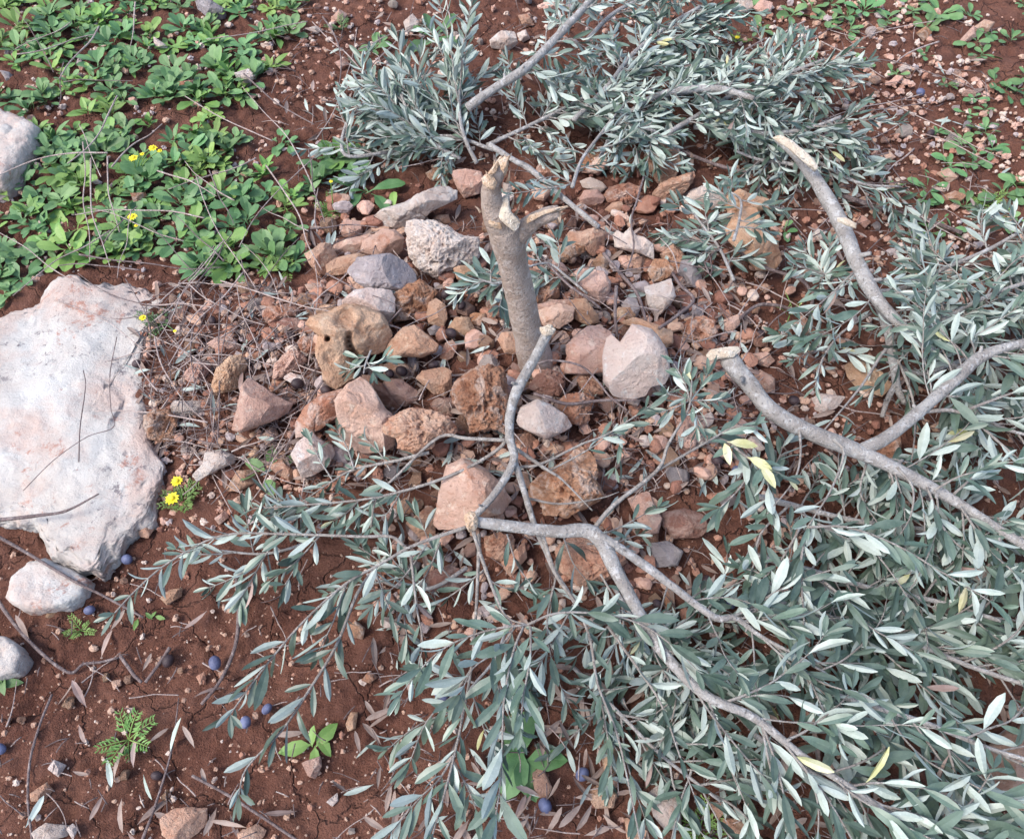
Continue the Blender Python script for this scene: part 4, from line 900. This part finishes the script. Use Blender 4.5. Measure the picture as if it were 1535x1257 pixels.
B('olive foliage lying between the stump top and the grey limb', [(730, 218), (790, 190), (850, 160), (905, 130)], [4, 3], 0.05, 0.09, 22, 0.15, 0.052, spread=(25, 85), up=(0, 0.3), spacing=0.015)
B('olive branch fanning over the stones right behind the stump', [(900, 235), (925, 190), (970, 150), (1020, 136), (1080, 134), (1130, 148)], [4, 5, 6, 9, 8, 5], 0.08, 0.16, 34, 0.15, 0.052, spread=(25, 100), up=(-0.05, 0.35), spacing=0.014)
B('olive branch with dense pale leaves near the top centre', [(860, 180), (910, 130), (950, 80), (1000, 40), (1050, 10)], [5, 3.5], 0.10, 0.16, 40, 0.15, 0.052, spread=(20, 80), up=(0, 0.4), spacing=0.014)
B('olive spray touching the top edge right of centre', [(880, 60), (920, 20), (980, -10), (1030, -30)], [4, 3], 0.14, 0.18, 18, 0.15, 0.05, spread=(20, 80), up=(0, 0.3), spacing=0.014)
B('olive branch spreading right below the square white stone', [(1000, 200), (1060, 165), (1120, 130), (1180, 110), (1235, 90)], [5, 3], 0.10, 0.13, 36, 0.15, 0.052, spread=(25, 90), up=(0, 0.35), spacing=0.014)
B('olive spray hanging toward the big tan stone at the back', [(930, 170), (960, 190), (985, 200), (940, 215)], [3.5, 2], 0.12, 0.08, 14, 0.12, 0.052, spread=(30, 110), spacing=0.014)
B('olive branch behind the torn top of the upright limb', [(1040, 190), (1100, 195), (1160, 200), (1220, 190), (1260, 175)], [5, 3], 0.08, 0.10, 30, 0.14, 0.052, spread=(25, 90), up=(-0.05, 0.3), spacing=0.014)
B('low olive spray in front of the upright limb top', [(1230, 260), (1180, 245), (1140, 240), (1100, 225)], [4, 2.5], 0.06, 0.06, 16, 0.13, 0.05, spread=(25, 90), spacing=0.014)
B('long thin olive twig with sparse leaves reaching right over gravel', [(1180, 215), (1230, 245), (1290, 275), (1350, 280)], [4, 2], 0.07, 0.05, 9, 0.11, 0.052, spread=(20, 60), spacing=0.02)
B('bare thin branch slanting down from the stump top to a pinkish stone', [(734, 217), (770, 240), (795, 254), (845, 297), (897, 340)], [5.5, 5, 5.5, 5, 5], 0.13, 0.08, 0, 0, 0)
root, o, Qs = branch('small olive sprig with drooping leaves right of the stump top', [(858, 280), (872, 240), (905, 195), (940, 150)], [3.5, 2.5], 0.11, 0.12, 5, 0.1, 0.05, spacing=0.016)
for pts in ([(858, 276), (820, 283), (768, 290)], [(858, 276), (835, 265), (800, 270)], [(895, 222), (925, 215), (960, 190)]): side(root, o, pts, 0.11, 0.13, 2.2, 0.05, True, 0.1, 0.016)
B('olive sprig lying among stones by the ragged whitish plate', [(1100, 420), (1080, 375), (1055, 340), (1040, 320)], [3, 2], 0.05, 0.07, 12, 0.08, 0.052, spread=(30, 120), up=(0, .4), spacing=0.012)
B('olive sprig draped over the orange-tan standing slab', [(1100, 360), (1108, 330), (1110, 300), (1090, 285)], [3, 2], 0.16, 0.14, 7, 0.07, 0.048, spread=(30, 120), up=(-.2, .3), spacing=0.014)
B('small dark olive sprig pressed against the stump on its left', [(772, 415), (745, 425), (718, 418)], [2.5, 1.5], 0.06, 0.08, 6, 0.07, 0.055, spread=(20, 70), spacing=0.013)
B('tiny olive sprig lying on the smooth tan wedge', [(556, 525), (548, 545), (545, 560)], [2, 1.2], 0.10, 0.10, 4, 0.035, 0.045, spread=(40, 120), spacing=0.012)
B('olive twig with dark leaves against the stump on its right', [(880, 440), (850, 415), (822, 395), (790, 400)], [2.5, 2], 0.06, 0.10, 6, 0.06, 0.052, spread=(30, 90), spacing=0.014)
# the heap at the right
B('olive branch lying right of the upright limb with pale leaves', [(1300, 440), (1360, 430), (1420, 400), (1480, 375), (1560, 330)], [5, 3.5], 0.08, 0.16, 17, 0.17, 0.056, spread=(25, 80), up=(-0.1, 0.35), spacing=0.015)
B('olive branch crossing the right edge below the weeds', [(1370, 510), (1430, 470), (1490, 440), (1580, 410)], [5, 3.5], 0.10, 0.17, 17, 0.18, 0.056, spread=(25, 80), up=(-0.1, 0.3), spacing=0.015)
B('olive spray along the right fork at the picture edge', [(1400, 560), (1450, 600), (1500, 640), (1580, 660)], [4, 3], 0.09, 0.12, 13, 0.17, 0.058, spread=(20, 80), spacing=0.015)
B('low dense olive foliage under the right fork', [(1330, 540), (1380, 560), (1440, 540), (1520, 510)], [5, 3], 0.05, 0.10, 11, 0.15, 0.055, spread=(25, 90), spacing=0.015)
B('low dense olive foliage below the thick right branch', [(1120, 740), (1200, 760), (1280, 780), (1360, 790), (1440, 800)], [6, 4], 0.05, 0.09, 20, 0.15, 0.055, spread=(25, 110), up=(-0.05, 0.3), spacing=0.015)
B('olive branch heaped over red soil in the lower right', [(1120, 830), (1200, 850), (1300, 880), (1400, 900), (1500, 930)], [6, 4], 0.06, 0.13, 22, 0.17, 0.058, spread=(20, 90), up=(-0.05, 0.3), spacing=0.016)
B('long olive sprays sweeping to the right edge in the lower right', [(1160, 900), (1260, 930), (1360, 960), (1460, 1000), (1580, 1040)], [6, 4], 0.07, 0.16, 20, 0.18, 0.062, spread=(10, 50), up=(0, 0.25), spacing=0.017)
B('olive branch with large pale leaves near the bottom right corner', [(1180, 1010), (1280, 1050), (1380, 1080), (1480, 1120), (1580, 1150)], [5, 4], 0.12, 0.24, 13, 0.2, 0.064, spread=(10, 55), up=(0, 0.2), spacing=0.02)
B('olive sprays crossing the bottom edge at the right', [(1130, 1100), (1220, 1160), (1320, 1210), (1430, 1270)], [5, 4], 0.08, 0.2, 11, 0.18, 0.06, spread=(15, 60), up=(0, 0.2), spacing=0.02)
B('low olive twigs on the soil under the front branch', [(920, 880), (960, 940), (1010, 990), (1080, 1040)], [4, 3], 0.03, 0.05, 32, 0.13, 0.052, spread=(25, 100), spacing=0.018)
B('olive twigs on shaded soil near the bottom centre', [(860, 1000), (920, 1060), (990, 1130), (1080, 1200)], [4, 3], 0.03, 0.05, 20, 0.13, 0.052, spread=(25, 100), spacing=0.018)
B('olive twigs lying low in front of the pink stone', [(700, 850), (650, 880), (600, 880), (550, 860)], [4, 2.5], 0.04, 0.05, 6, 0.12, 0.05, spread=(25, 100), spacing=0.018)
B('drooping olive sprays at the lower left of the front branch', [(480, 800), (440, 820), (390, 830), (330, 825)], [3, 2], 0.08, 0.09, 5, 0.11, 0.055, spread=(25, 80), spacing=0.016)
B('olive sprays low above the broad green leaves', [(760, 940), (740, 990), (700, 1040), (690, 1090)], [3, 2], 0.08, 0.08, 5, 0.12, 0.055, spread=(25, 80), spacing=0.018)
# the yellowing sprig
root, o, Qs = branch('sprig with yellowish curled leaves on the right branch', [(1050, 665), (1085, 660), (1120, 685), (1150, 700)], [3, 2.2], 0.17, 0.17, 0, 0, 0, mat=M_TWIG)
it = []
for (x, y, a, l) in [(1078, 655, -2.6, .035), (1090, 662, 0.2, .05), (1100, 668, 2.6, .04), (1120, 685, 0.5, .045), (1135, 692, 0.1, .04), (1140, 695, 1.2, .045), (1145, 700, 2.2, .04), (1085, 662, 1.4, .04)]:
    q = P(x, y, .175) - o; it.append((q, np.array([math.cos(a), -math.sin(a), 0.1]), np.array([random.gauss(0, .3), random.gauss(0, .3), 1]), l, l * .36, .2))
v, f, mi = leaves(it, 'oval'); mi = mi.reshape(-1, len(it)); mi[:, ::2] += 2; link('leaves', mesh('leaves', v, f, [M_OYT, M_OYT, M_OT, M_OU], mi.ravel()), root)

# ------------------------------------------------------------------ green weeds
def weed(px, py, size, n, kind='spoon', upright=0.5, mat=M_G1, label=None, flowers=0, stemh=0.0, cat='weed', group='green weeds', teeth=0.12, wid=None):
    q = P(px, py, 0.0); it = []; a0 = random.uniform(0, 6.28)
    for k in range(n):
        a = a0 + k * 2.4 + random.uniform(-.3, .3); t = k / max(1, n - 1); el = (0.15 + upright * (0.3 + 0.9 * t)) * random.uniform(.7, 1.2)
        d = np.array([math.cos(a) * math.cos(el), math.sin(a) * math.cos(el), math.sin(el)]); l = size * random.uniform(0.6, 1.1) * (1 - 0.25 * t)
        n_ = nrm(np.array([-math.cos(a) * math.sin(el), -math.sin(a) * math.sin(el), math.cos(el)]) + rng.normal(size=3) * 0.25)
        it.append((np.array([random.gauss(0, .006), random.gauss(0, .006), 0.004 + stemh * t]), d, n_, l, l * (wid or random.uniform(.36, .52)), random.uniform(0.1, 0.42)))
    v, f, mi = leaves(it, kind, teeth); nm = 'weed' if not flowers else 'flowering_weed'
    if flowers:
        root = link(nm, None, loc=q); link('foliage', mesh('foliage', v, f, [mat, mat], mi), root)
    else: root = link(nm, mesh(nm, v, f, [mat, mat], mi), loc=q)
    tag(root, label or auto('green rosette weed' if kind == 'spoon' else 'small leafy weed', px, py), cat, group)
    if label: USED[label] = 1
    return root, q
def feather(px, py, size, n, label, heads=(), mat=M_G2):
    """finely cut leaves: a rachis with little lobes"""
    q = P(px, py, 0.0); it = []; a0 = random.uniform(0, 6.28); tubes = []
    for k in range(n):
        a = a0 + k * 2.4; el = random.uniform(.25, .9); d = np.array([math.cos(a) * math.cos(el), math.sin(a) * math.cos(el), math.sin(el)]); l = size * random.uniform(.6, 1.1)
        Q = [np.zeros(3), d * l * .5, d * l + np.array([0, 0, -l * .15])]; tubes.append(tube(Q, [.0012, .001, .0005], 5, sub=3))
        s = nrm(np.cross(d, [0, 0, 1]))
        for j in range(6):
            t = 0.25 + 0.13 * j + random.uniform(-.03, .03); p = d * l * t + np.array([0, 0, -l * .15 * t * t])
            for sg in (1, -1):
                ll = l * 0.34 * (1.1 - t * 0.6); dd = nrm(d * .7 + s * sg + rng.normal(size=3) * .15); it.append((p, dd, np.array([0, 0, 1.0]), ll, ll * .2, .1))
                it.append((p + dd * ll * .5, nrm(dd + d), np.array([0, 0, 1.0]), ll * .6, ll * .14, .1))
    root = link('flowering_weed' if heads else 'feathery_weed', None, loc=q); tag(root, label, 'flower' if heads else 'weed', 'yellow flowered weeds' if heads else 'feathery weeds'); USED[label] = 1
    v, f, mi = leaves(it, 'oval'); link('foliage', mesh('foliage', v, f, [mat, mat], mi), root)
    for (hx, hy, hh, rs) in heads:
        h = P(hx, hy, hh) - q; tubes.append(tube([np.zeros(3), h * .5 + np.array([0, 0.004, .006]), h], [.0014, .0012, .001], 5, sub=4)); pe = []
        for j in range(11):
            a = j * 2 * math.pi / 11; pe.append((np.array([0, 0, 0.0]), np.array([math.cos(a), math.sin(a), .15]), np.array([0, 0, 1.0]), rs * random.uniform(.85, 1.1), rs * .45, .1))
        vv, ff, m2 = leaves(pe, 'oval'); tilt = np.array([0, -0.35, 0]); vv = vv + np.array([0, 0, 1]) * (vv @ np.array([[0], [-.4], [0]])) * -1 * 0; vv = vv + h
        dsk, df = ico(2); vv = np.concatenate([vv, dsk * np.array([rs * .38, rs * .38, rs * .3]) + h + np.array([0, 0, rs * .15])])
        link('flower_head', mesh('flower_head', vv, [ff[0], df + len(vv) - len(dsk)], [M_YEL]), root)
    v, f = join_tubes(tubes); link('stem', mesh('stem', v, f, [mat]), root)
feather(275, 752, 0.055, 8, 'feathery weed with two yellow flowers beside the white slab', [(265, 721, .07, .011), (258, 747, .07, .013)])
feather(205, 262, 0.06, 7, 'yellow flowers rising from the weed patch, the upper group', [(229, 222, .09, .011), (200, 237, .09, .011), (213, 231, .085, .006), (239, 226, .085, .007)])
feather(202, 352, 0.055, 7, 'single yellow flower in the weeds above the white slab', [(198, 325, .08, .011), (204, 338, .07, .005)])
feather(238, 488, 0.05, 7, 'small yellow flowered weed on the white slab corner', [(214, 476, .06, .008), (262, 496, .04, .004)], M_G1)
feather(500, 318, 0.065, 9, 'bright feathery weed with one yellow bud left of the long pale stone', [(496, 272, .09, .005)])
feather(1105, 62, 0.04, 5, 'tiny yellow flower near the square white stone', [(1105, 56, .03, .008)])
feather(193, 1108, 0.055, 7, 'feathery seedling on bare red soil near the bottom left')
feather(122, 945, 0.035, 5, 'small feathery seedling in front of the small low white rock')
feather(1050, 1240, 0.05, 7, 'feathery seedling at the bottom edge under olive twigs')
feather(512, 45, 0.06, 6, 'feathery weed near the top edge left of centre', mat=M_G1)
feather(430, 400, 0.05, 8, 'feathery weed at the left end of the stone pile')
feather(1480, 305, 0.05, 7, 'feathery bright weed near the right edge')
weed(400, 712, 0.055, 5, 'oval', 0.5, M_G1, 'leafy seedling with four broad leaves left of the pale shield stone', wid=.5)
weed(785, 1130, 0.085, 5, 'oval', 0.12, M_G1, 'broad bright green leaves under olive sprays near the bottom', wid=.62)
weed(470, 1118, 0.055, 5, 'oval', 0.25, M_G2, 'bright green seedling at the bottom left of the olive sprays', wid=.5)
weed(222, 930, 0.03, 4, 'oval', 0.4, M_G2, 'tiny seedling on red soil below the white slab', wid=.4)
weed(10, 1018, 0.035, 7, 'oval', 0.5, M_G1, 'small green seedling cut by the left edge on red soil', wid=.45)
weed(550, 290, 0.10, 7, 'spoon', 0.45, M_G1, 'tall broad leaved weed left of the long pale stone', wid=.36)
weed(600, 320, 0.07, 4, 'spoon', 0.35, M_G2, 'bright leaved weed behind the long pale stone', wid=.36)
weed(495, 248, 0.085, 8, 'spoon', 0.5, M_G1, 'broad leaved weed at the right tip of the weed patch')
weed(362, 145, 0.085, 9, 'spoon', 0.2, M_G1, 'star shaped rosette on red soil at the weeds edge', wid=.22)
weed(650, 60, 0.10, 8, 'spoon', 0.3, M_G1, 'broad leaved weed at the top left of the grey limb', wid=.34)
weed(560, 75, 0.06, 6, 'spoon', 0.3, M_G1)
weed(1135, 345, 0.05, 6, 'oval', 0.3, M_G1); weed(1170, 350, 0.05, 5, 'spoon', 0.3, M_G1)
BIG = [(-30, -40), (470, -40), (440, 60), (400, 140), (330, 150), (345, 200), (470, 215), (540, 250), (470, 300), (440, 380), (400, 415), (230, 400), (215, 395), (80, 395), (60, 425), (-30, 440), (-30, 300), (20, 280), (60, 200), (50, 170), (-30, 160)]
pts_ = []
def scatter(poly, n, dmin, fn):
    xs = [p[0] for p in poly]; ys = [p[1] for p in poly]; made = 0; t = 0
    while made < n and t < n * 60:
        t += 1; x, y = random.uniform(min(xs), max(xs)), random.uniform(min(ys), max(ys))
        if not inpoly(x, y, poly): continue
        dm = dmin * (0.75 + 0.5 * y / 400) if y < 450 else dmin
        if any((x - a) ** 2 + ((y - b) * 1.2) ** 2 < dm * dm for a, b in pts_): continue
        pts_.append((x, y)); fn(x, y); made += 1
def w1(x, y):
    if random.random() < .22: weed(x, y, random.uniform(.04, .06), random.randint(9, 14), 'oval', random.uniform(.6, 1.2), random.choice((M_G1, M_G2)), wid=random.uniform(.3, .42)); return
    weed(x, y, random.uniform(.042, .075), random.randint(8, 13), 'spoon', random.uniform(.35, 1.0), random.choice((M_G1, M_G1, M_G2)))
scatter(BIG, 235, 15, w1)
scatter([(1160, -30), (1560, -30), (1560, 60), (1450, 70), (1380, 40), (1250, 60), (1170, 40)], 24, 22, lambda x, y: weed(x, y, random.uniform(.04, .07), random.randint(6, 10), 'spoon', .5))
scatter([(1440, 60), (1560, 60), (1560, 170), (1440, 110)], 8, 24, lambda x, y: weed(x, y, random.uniform(.04, .06), 7, 'spoon', .5))
scatter([(1430, 200), (1560, 180), (1560, 340), (1450, 330), (1380, 290)], 12, 26, lambda x, y: weed(x, y, random.uniform(.05, .075), 7, 'spoon', .5))
scatter([(1360, 290), (1440, 330), (1410, 370), (1350, 330)], 4, 20, lambda x, y: weed(x, y, .045, 6, 'spoon', .5))
scatter([(1050, -20), (1160, -20), (1160, 60), (1120, 70)], 4, 24, lambda x, y: weed(x, y, .05, 6, 'spoon', .5))
for x, y in [(1300, 95), (1340, 110), (1390, 85), (1420, 130), (1460, 150), (1480, 165), (1250, 260), (1230, 95), (1450, 175), (1400, 200), (1330, 280)]: weed(x, y, .035, 6, 'spoon', .4)
for x, y in [(0, 420), (15, 445), (35, 420), (40, 330), (440, 395), (350, 405), (300, 395), (400, 380)]: weed(x, y, .06, 9, 'spoon', .5)
weed(1185, 470, 0.06, 9, 'oval', 1.3, M_G2, 'tuft of bright thin grass blades by the gnarled root', wid=.05, cat='grass', group='grass tufts')

# ------------------------------------------------------------------ olives on the ground
ov, of = ico(3); ov = ov * np.array([0.0105, 0.0085, 0.0085])
MO = {'b': mesh('black_olive', ov, [of], [M_BLK]), 'u': mesh('blue_olive', ov, [of], [M_BLU])}
for s in ['322 993 u', '400 1062 u', '368 1082 u', '-2 1122 u', '873 1160 u', '817 1207 u', '190 838 u', '134 914 u', '227 690 b', '602 556 b', '584 560 b', '526 526 b', '574 517 b', '676 499 b', '650 547 b', '437 503 b',
          '446 575 b', '317 604 b', '252 990 b', '235 1162 b', '668 441 b', '685 448 b', '692 458 b', '318 480 b', '489 585 b', '530 590 b', '1250 258 b', '1380 138 u', '1105 705 u',
          '1100 633 b', '1095 905 u', '670 740 u', '1190 600 b', '1075 690 b', '1026 465 b', '1060 870 b', '662 1040 u', '1395 200 b', '480 640 b', '1140 500 b', '395 470 b', '985 905 b', '205 545 b']:
    x, y, k = s.split(); q = P(float(x), float(y), .012); 
    if 440 < float(x) < 1080 and 400 < float(y) < 720: q = P(float(x), float(y), .03)
    o = link('olive', MO[k], loc=q); o.rotation_euler = (random.uniform(-.4, .4), random.uniform(-.4, .4), random.uniform(0, 6.28)); sc = random.uniform(.85, 1.15); o.scale = (sc, sc * random.uniform(.9, 1.1), sc)
    tag(o, auto('ripe %s olive lying' % ('black' if k == 'b' else 'dusty blue'), float(x), float(y)), 'olive', 'fallen olives')

# ------------------------------------------------------------------ sticks, dry stems, litter
def stick(label, pts, r0, r1, h0, h1, mat=M_DEAD, group='dead sticks', name='stick', nz=0.12):
    Q = pathpts(pts, h0, h1); o = np.array([Q[0][0], Q[0][1], float(terr(Q[0][0], Q[0][1]))]); rr = 0.55 * np.linspace(r0, r1, len(Q)) * m_per_px(Q[0])
    v, f4, f3, _ = tube(np.array(Q) - o, rr, sides=8 if r0 > 2 else 5, nz=nz, seed=random.randint(0, 99), sub=6, knots=.3)
    t = link(name, mesh(name, v, [f4, f3], [mat]), loc=o); x, y = pts[len(pts) // 2][:2]
    tag(t, label or auto('thin dry %s' % ('twig' if mat is M_DEAD else 'pale stem'), x, y), name.replace('_', ' '), group)
ST = [
 ('dead grey stick lying across gravel at the right', [(1258, 292), (1320, 312), (1388, 330), (1442, 349)], 7, 5.5, .02, .02),
 ('long dark stick behind the torn top of the upright limb', [(1015, 224), (1083, 250), (1150, 264), (1205, 290)], 5, 4, .03, .03),
 ('gnarled grey root right of the stone pile', [(1108, 478), (1135, 458), (1165, 458), (1203, 468), (1215, 462), (1219, 444)], 5, 5, .03, .02),
 ('kinked twig curving around the small sprig at the right', [(1093, 358), (1120, 385), (1150, 402), (1198, 418), (1215, 435), (1232, 452), (1244, 482)], 4.5, 4, .06, .05),
 ('forked stick lying over the lower part of the white slab', [(-10, 780), (60, 772), (100, 765), (148, 740)], 6, 2, .07, .08),
 ('long dry stick from the left edge across the small white rock', [(-10, 800), (40, 828), (110, 870), (150, 890), (215, 925)], 5, 3, .06, .02),
 ('thick curved dry stick on bare soil at the left', [(-5, 898), (30, 945), (70, 985), (105, 1008), (125, 995), (150, 992), (178, 985)], 5, 3, .012, .012),
 ('upright wavy dry stick near the left edge', [(78, 1040), (60, 1085), (45, 1140), (42, 1200), (48, 1257)], 3.5, 3, .012, .012),
 ('straight pale stick crossing the bottom edge', [(288, 1162), (340, 1190), (395, 1225), (450, 1262)], 4, 4, .02, .02),
 ('thin dry stick running up from the bottom edge', [(212, 1262), (235, 1200), (258, 1120), (268, 1045)], 4.5, 1.5, .012, .012),
 ('dark bent stick hanging beside the lower left sprays', [(355, 865), (358, 920), (352, 970), (330, 1020), (302, 1055)], 6, 4, .03, .012),
 ('pale broken stick piece on bare soil', [(255, 970), (238, 995), (218, 1022)], 5, 4, .012, .012),
 ('short brown stick piece crossing two others on soil', [(180, 982), (200, 1010), (212, 1022)], 5, 4, .012, .012),
 ('straight pale twig standing on stones right of the stump', [(925, 505), (922, 470), (924, 428)], 4, 5, .06, .12),
 ('knobbly grey stick behind the notched whitish stone', [(988, 492), (1012, 475), (1040, 450), (1022, 430), (1008, 410)], 5, 4, .07, .07),
 ('pale leaning twig left of the pale shield stone', [(427, 675), (445, 640), (465, 600), (484, 570)], 4, 3, .03, .07),
 ('thin fork twig right of the stump', [(790, 357), (812, 385), (850, 425), (885, 450), (900, 462)], 3.5, 3, .1, .06),
 ('bent twig leaning over stones behind the pale patched stone', [(965, 265), (955, 300), (946, 330), (950, 370), (940, 405)], 3, 2, .1, .06),
 ('dark twig beside the light grey angular block', [(905, 380), (930, 410), (955, 440), (968, 480)], 5, 4, .05, .05),
 ('dark twig under the notched whitish stone', [(800, 590), (850, 605), (900, 600), (960, 600)], 5, 3.5, .06, .06),
 ('curved brown twig in front of the stump foot', [(805, 545), (830, 540), (870, 548), (895, 570), (915, 595), (940, 615)], 3, 2.5, .09, .09),
 ('vertical dry stem among stones at the pile left', [(330, 440), (328, 520), (329, 600), (326, 665)], 2, 1.5, .06, .05),
 ('long thin stem arching over the pile left side', [(300, 615), (340, 612), (380, 632), (412, 655)], 1.8, 1.5, .05, .05),
 ('wavy stem lying on the white slab', [(118, 692), (120, 640), (128, 580), (125, 555)], 1.8, 1.2, .065, .07),
 ('thin stem curving over the white slab right side', [(175, 505), (165, 560), (166, 610), (170, 640), (130, 655), (80, 690), (35, 735)], 1.3, 1.0, .075, .07),
]
for a in ST: stick(*a); USED[a[0]] = 1
def arc(px, py, a, L, sway=.25):
    out = []; 
    for k in range(5):
        out.append((px, py)); px += math.cos(a) * L / 4; py += math.sin(a) * L / 4 * .8; a += random.uniform(-sway, sway)
    return out
for (x0, y0, x1, y1, n, La, Lb, ha, hb) in [(210, 420, 470, 700, 80, 60, 190, .01, .05), (100, 200, 500, 430, 34, 90, 230, .05, .10), (0, 0, 400, 200, 10, 80, 160, .05, .10), (1080, 30, 1420, 350, 34, 70, 210, .01, .06),
                                    (460, 250, 760, 460, 14, 50, 110, .03, .06), (560, 460, 1150, 640, 34, 40, 110, .03, .07), (850, 300, 1080, 500, 18, 40, 110, .03, .08), (0, 820, 560, 1250, 30, 25, 90, .006, .012), (1050, 380, 1300, 700, 14, 40, 120, .02, .05),
                                    (480, 0, 800, 140, 8, 60, 160, .02, .06), (560, 1000, 1000, 1250, 14, 30, 90, .008, .02)]:
    for _ in range(n):
        a = random.uniform(0, 6.28) if y0 > 150 and x0 < 1050 or x0 < 560 else random.choice((random.uniform(.2, .9), random.uniform(2.2, 3.0)))
        p = arc(random.uniform(x0, x1), random.uniform(y0, y1), a, random.uniform(La, Lb)); h = random.uniform(ha, hb)
        stick(None, p, random.uniform(1.2, 2.5), random.uniform(.8, 1.5), h, random.uniform(ha, hb), random.choice((M_STRAW, M_STRAW, M_DEAD)), 'dry stems lying about', 'dry_stem', 0.05)
# dry thatch too fine to count
tb = []
for (x0, y0, x1, y1, n, L) in [(205, 425, 480, 700, 520, 34), (460, 330, 1120, 740, 1500, 26), (0, 830, 620, 1257, 90, 22), (560, 760, 1250, 1257, 500, 28), (1080, 40, 1500, 400, 240, 36), (1080, 380, 1535, 740, 260, 30), (400, 0, 1100, 260, 200, 34)]:
    for _ in range(n):
        px, py = random.uniform(x0, x1), random.uniform(y0, y1); q = P(px, py, random.uniform(.003, .03)); a = random.uniform(0, 6.28); l = L * random.uniform(.5, 1.5) * m_per_px(q)
        if inpoly(px, py, SLABPOLY): continue
        d = np.array([math.cos(a), math.sin(a), random.uniform(-.15, .25)]) * l; tb.append(tube([q - d / 2, q + np.array([0, 0, l * .06]) + rng.normal(size=3) * l * .05, q + d / 2], [.0009, .0010, .0006], 4, sub=2))
v, f = join_tubes(tb); nq = [len(x[1]) for x in tb]; nt3 = [len(x[2]) for x in tb]; pk = [random.choice((0, 1, 1, 1)) for _ in tb]
tag(link('dry_thatch', mesh('dry_thatch', v, f, [M_STRAW, M_DEAD], np.concatenate([np.repeat(pk, nq), np.repeat(pk, nt3)]))), 'fine broken straw and stem bits strewn on soil and stones', 'straw', kind='stuff')
# fallen leaves
def litter(x, y, l, w=.22, mats=(M_DRY, M_DRY)):
    a = random.uniform(0, 6.28); it = [(np.zeros(3), np.array([math.cos(a), math.sin(a), random.uniform(-.05, .25)]), np.array([random.gauss(0, .6), random.gauss(0, .6), 1]), l, l * w, random.uniform(-.3, .45))]
    return leaves(it)
for s in ['165 945', '152 985', '290 1045', '118 1085', '130 1060', '215 1160', '345 1220', '190 1245', '370 1240', '38 1240', '200 1150', '445 1215', '860 1195', '310 915', '255 1130', '155 1190', '160 1135', '240 660', '250 470', '275 640', '385 655', '460 440', '880 1060', '620 1010', '585 1110', '560 1175', '540 1130', '770 1235', '930 1215', '1230 350', '1330 240', '1410 190', '1480 90', '430 150', '470 120', '690 720', '900 690', '940 650', '880 500', '700 520', '1150 560', '1230 560', '300 640', '320 560', '360 590', '830 880', '1060 720', '990 1100']:
    x, y = map(float, s.split()); q = P(x, y, .012 if y > 750 or x < 300 else .03); v, f, mi = litter(x, y, random.uniform(.035, .055)); grey = random.random() < .18
    o = link('fallen_leaf', mesh('fallen_leaf', v, f, [M_OU if grey else M_DRY, M_DRY], mi), loc=q); tag(o, auto('%s fallen olive leaf lying' % ('silvery' if grey else 'dead brown'), x, y), 'leaf', 'fallen leaves')
allv, allf, allm = [], [], []; off = 0
for (x0, y0, x1, y1, n) in [(460, 330, 1120, 740, 420), (560, 760, 1535, 1257, 420), (205, 425, 480, 700, 90), (1080, 100, 1535, 740, 160), (450, 20, 1100, 260, 120), (0, 900, 560, 1257, 14)]:
    for _ in range(n):
        px, py = random.uniform(x0, x1), random.uniform(y0, y1); v, f, mi = litter(px, py, random.uniform(.03, .05)); v = v + P(px, py, random.uniform(.006, .02)); allv.append(v); allf.append(f[0] + off); off += len(v)
        allm.append(mi if random.random() < .25 and x0 > 200 else np.full(len(mi), 1))
tag(link('leaf_litter', mesh('leaf_litter', np.concatenate(allv), [np.concatenate(allf)], [M_OU, M_DRY], np.concatenate(allm))), 'layer of small dead olive leaves under twigs and between stones', 'leaf litter', kind='stuff')
print('STONES', NSTONE, 'OBJ', len(bpy.data.objects))
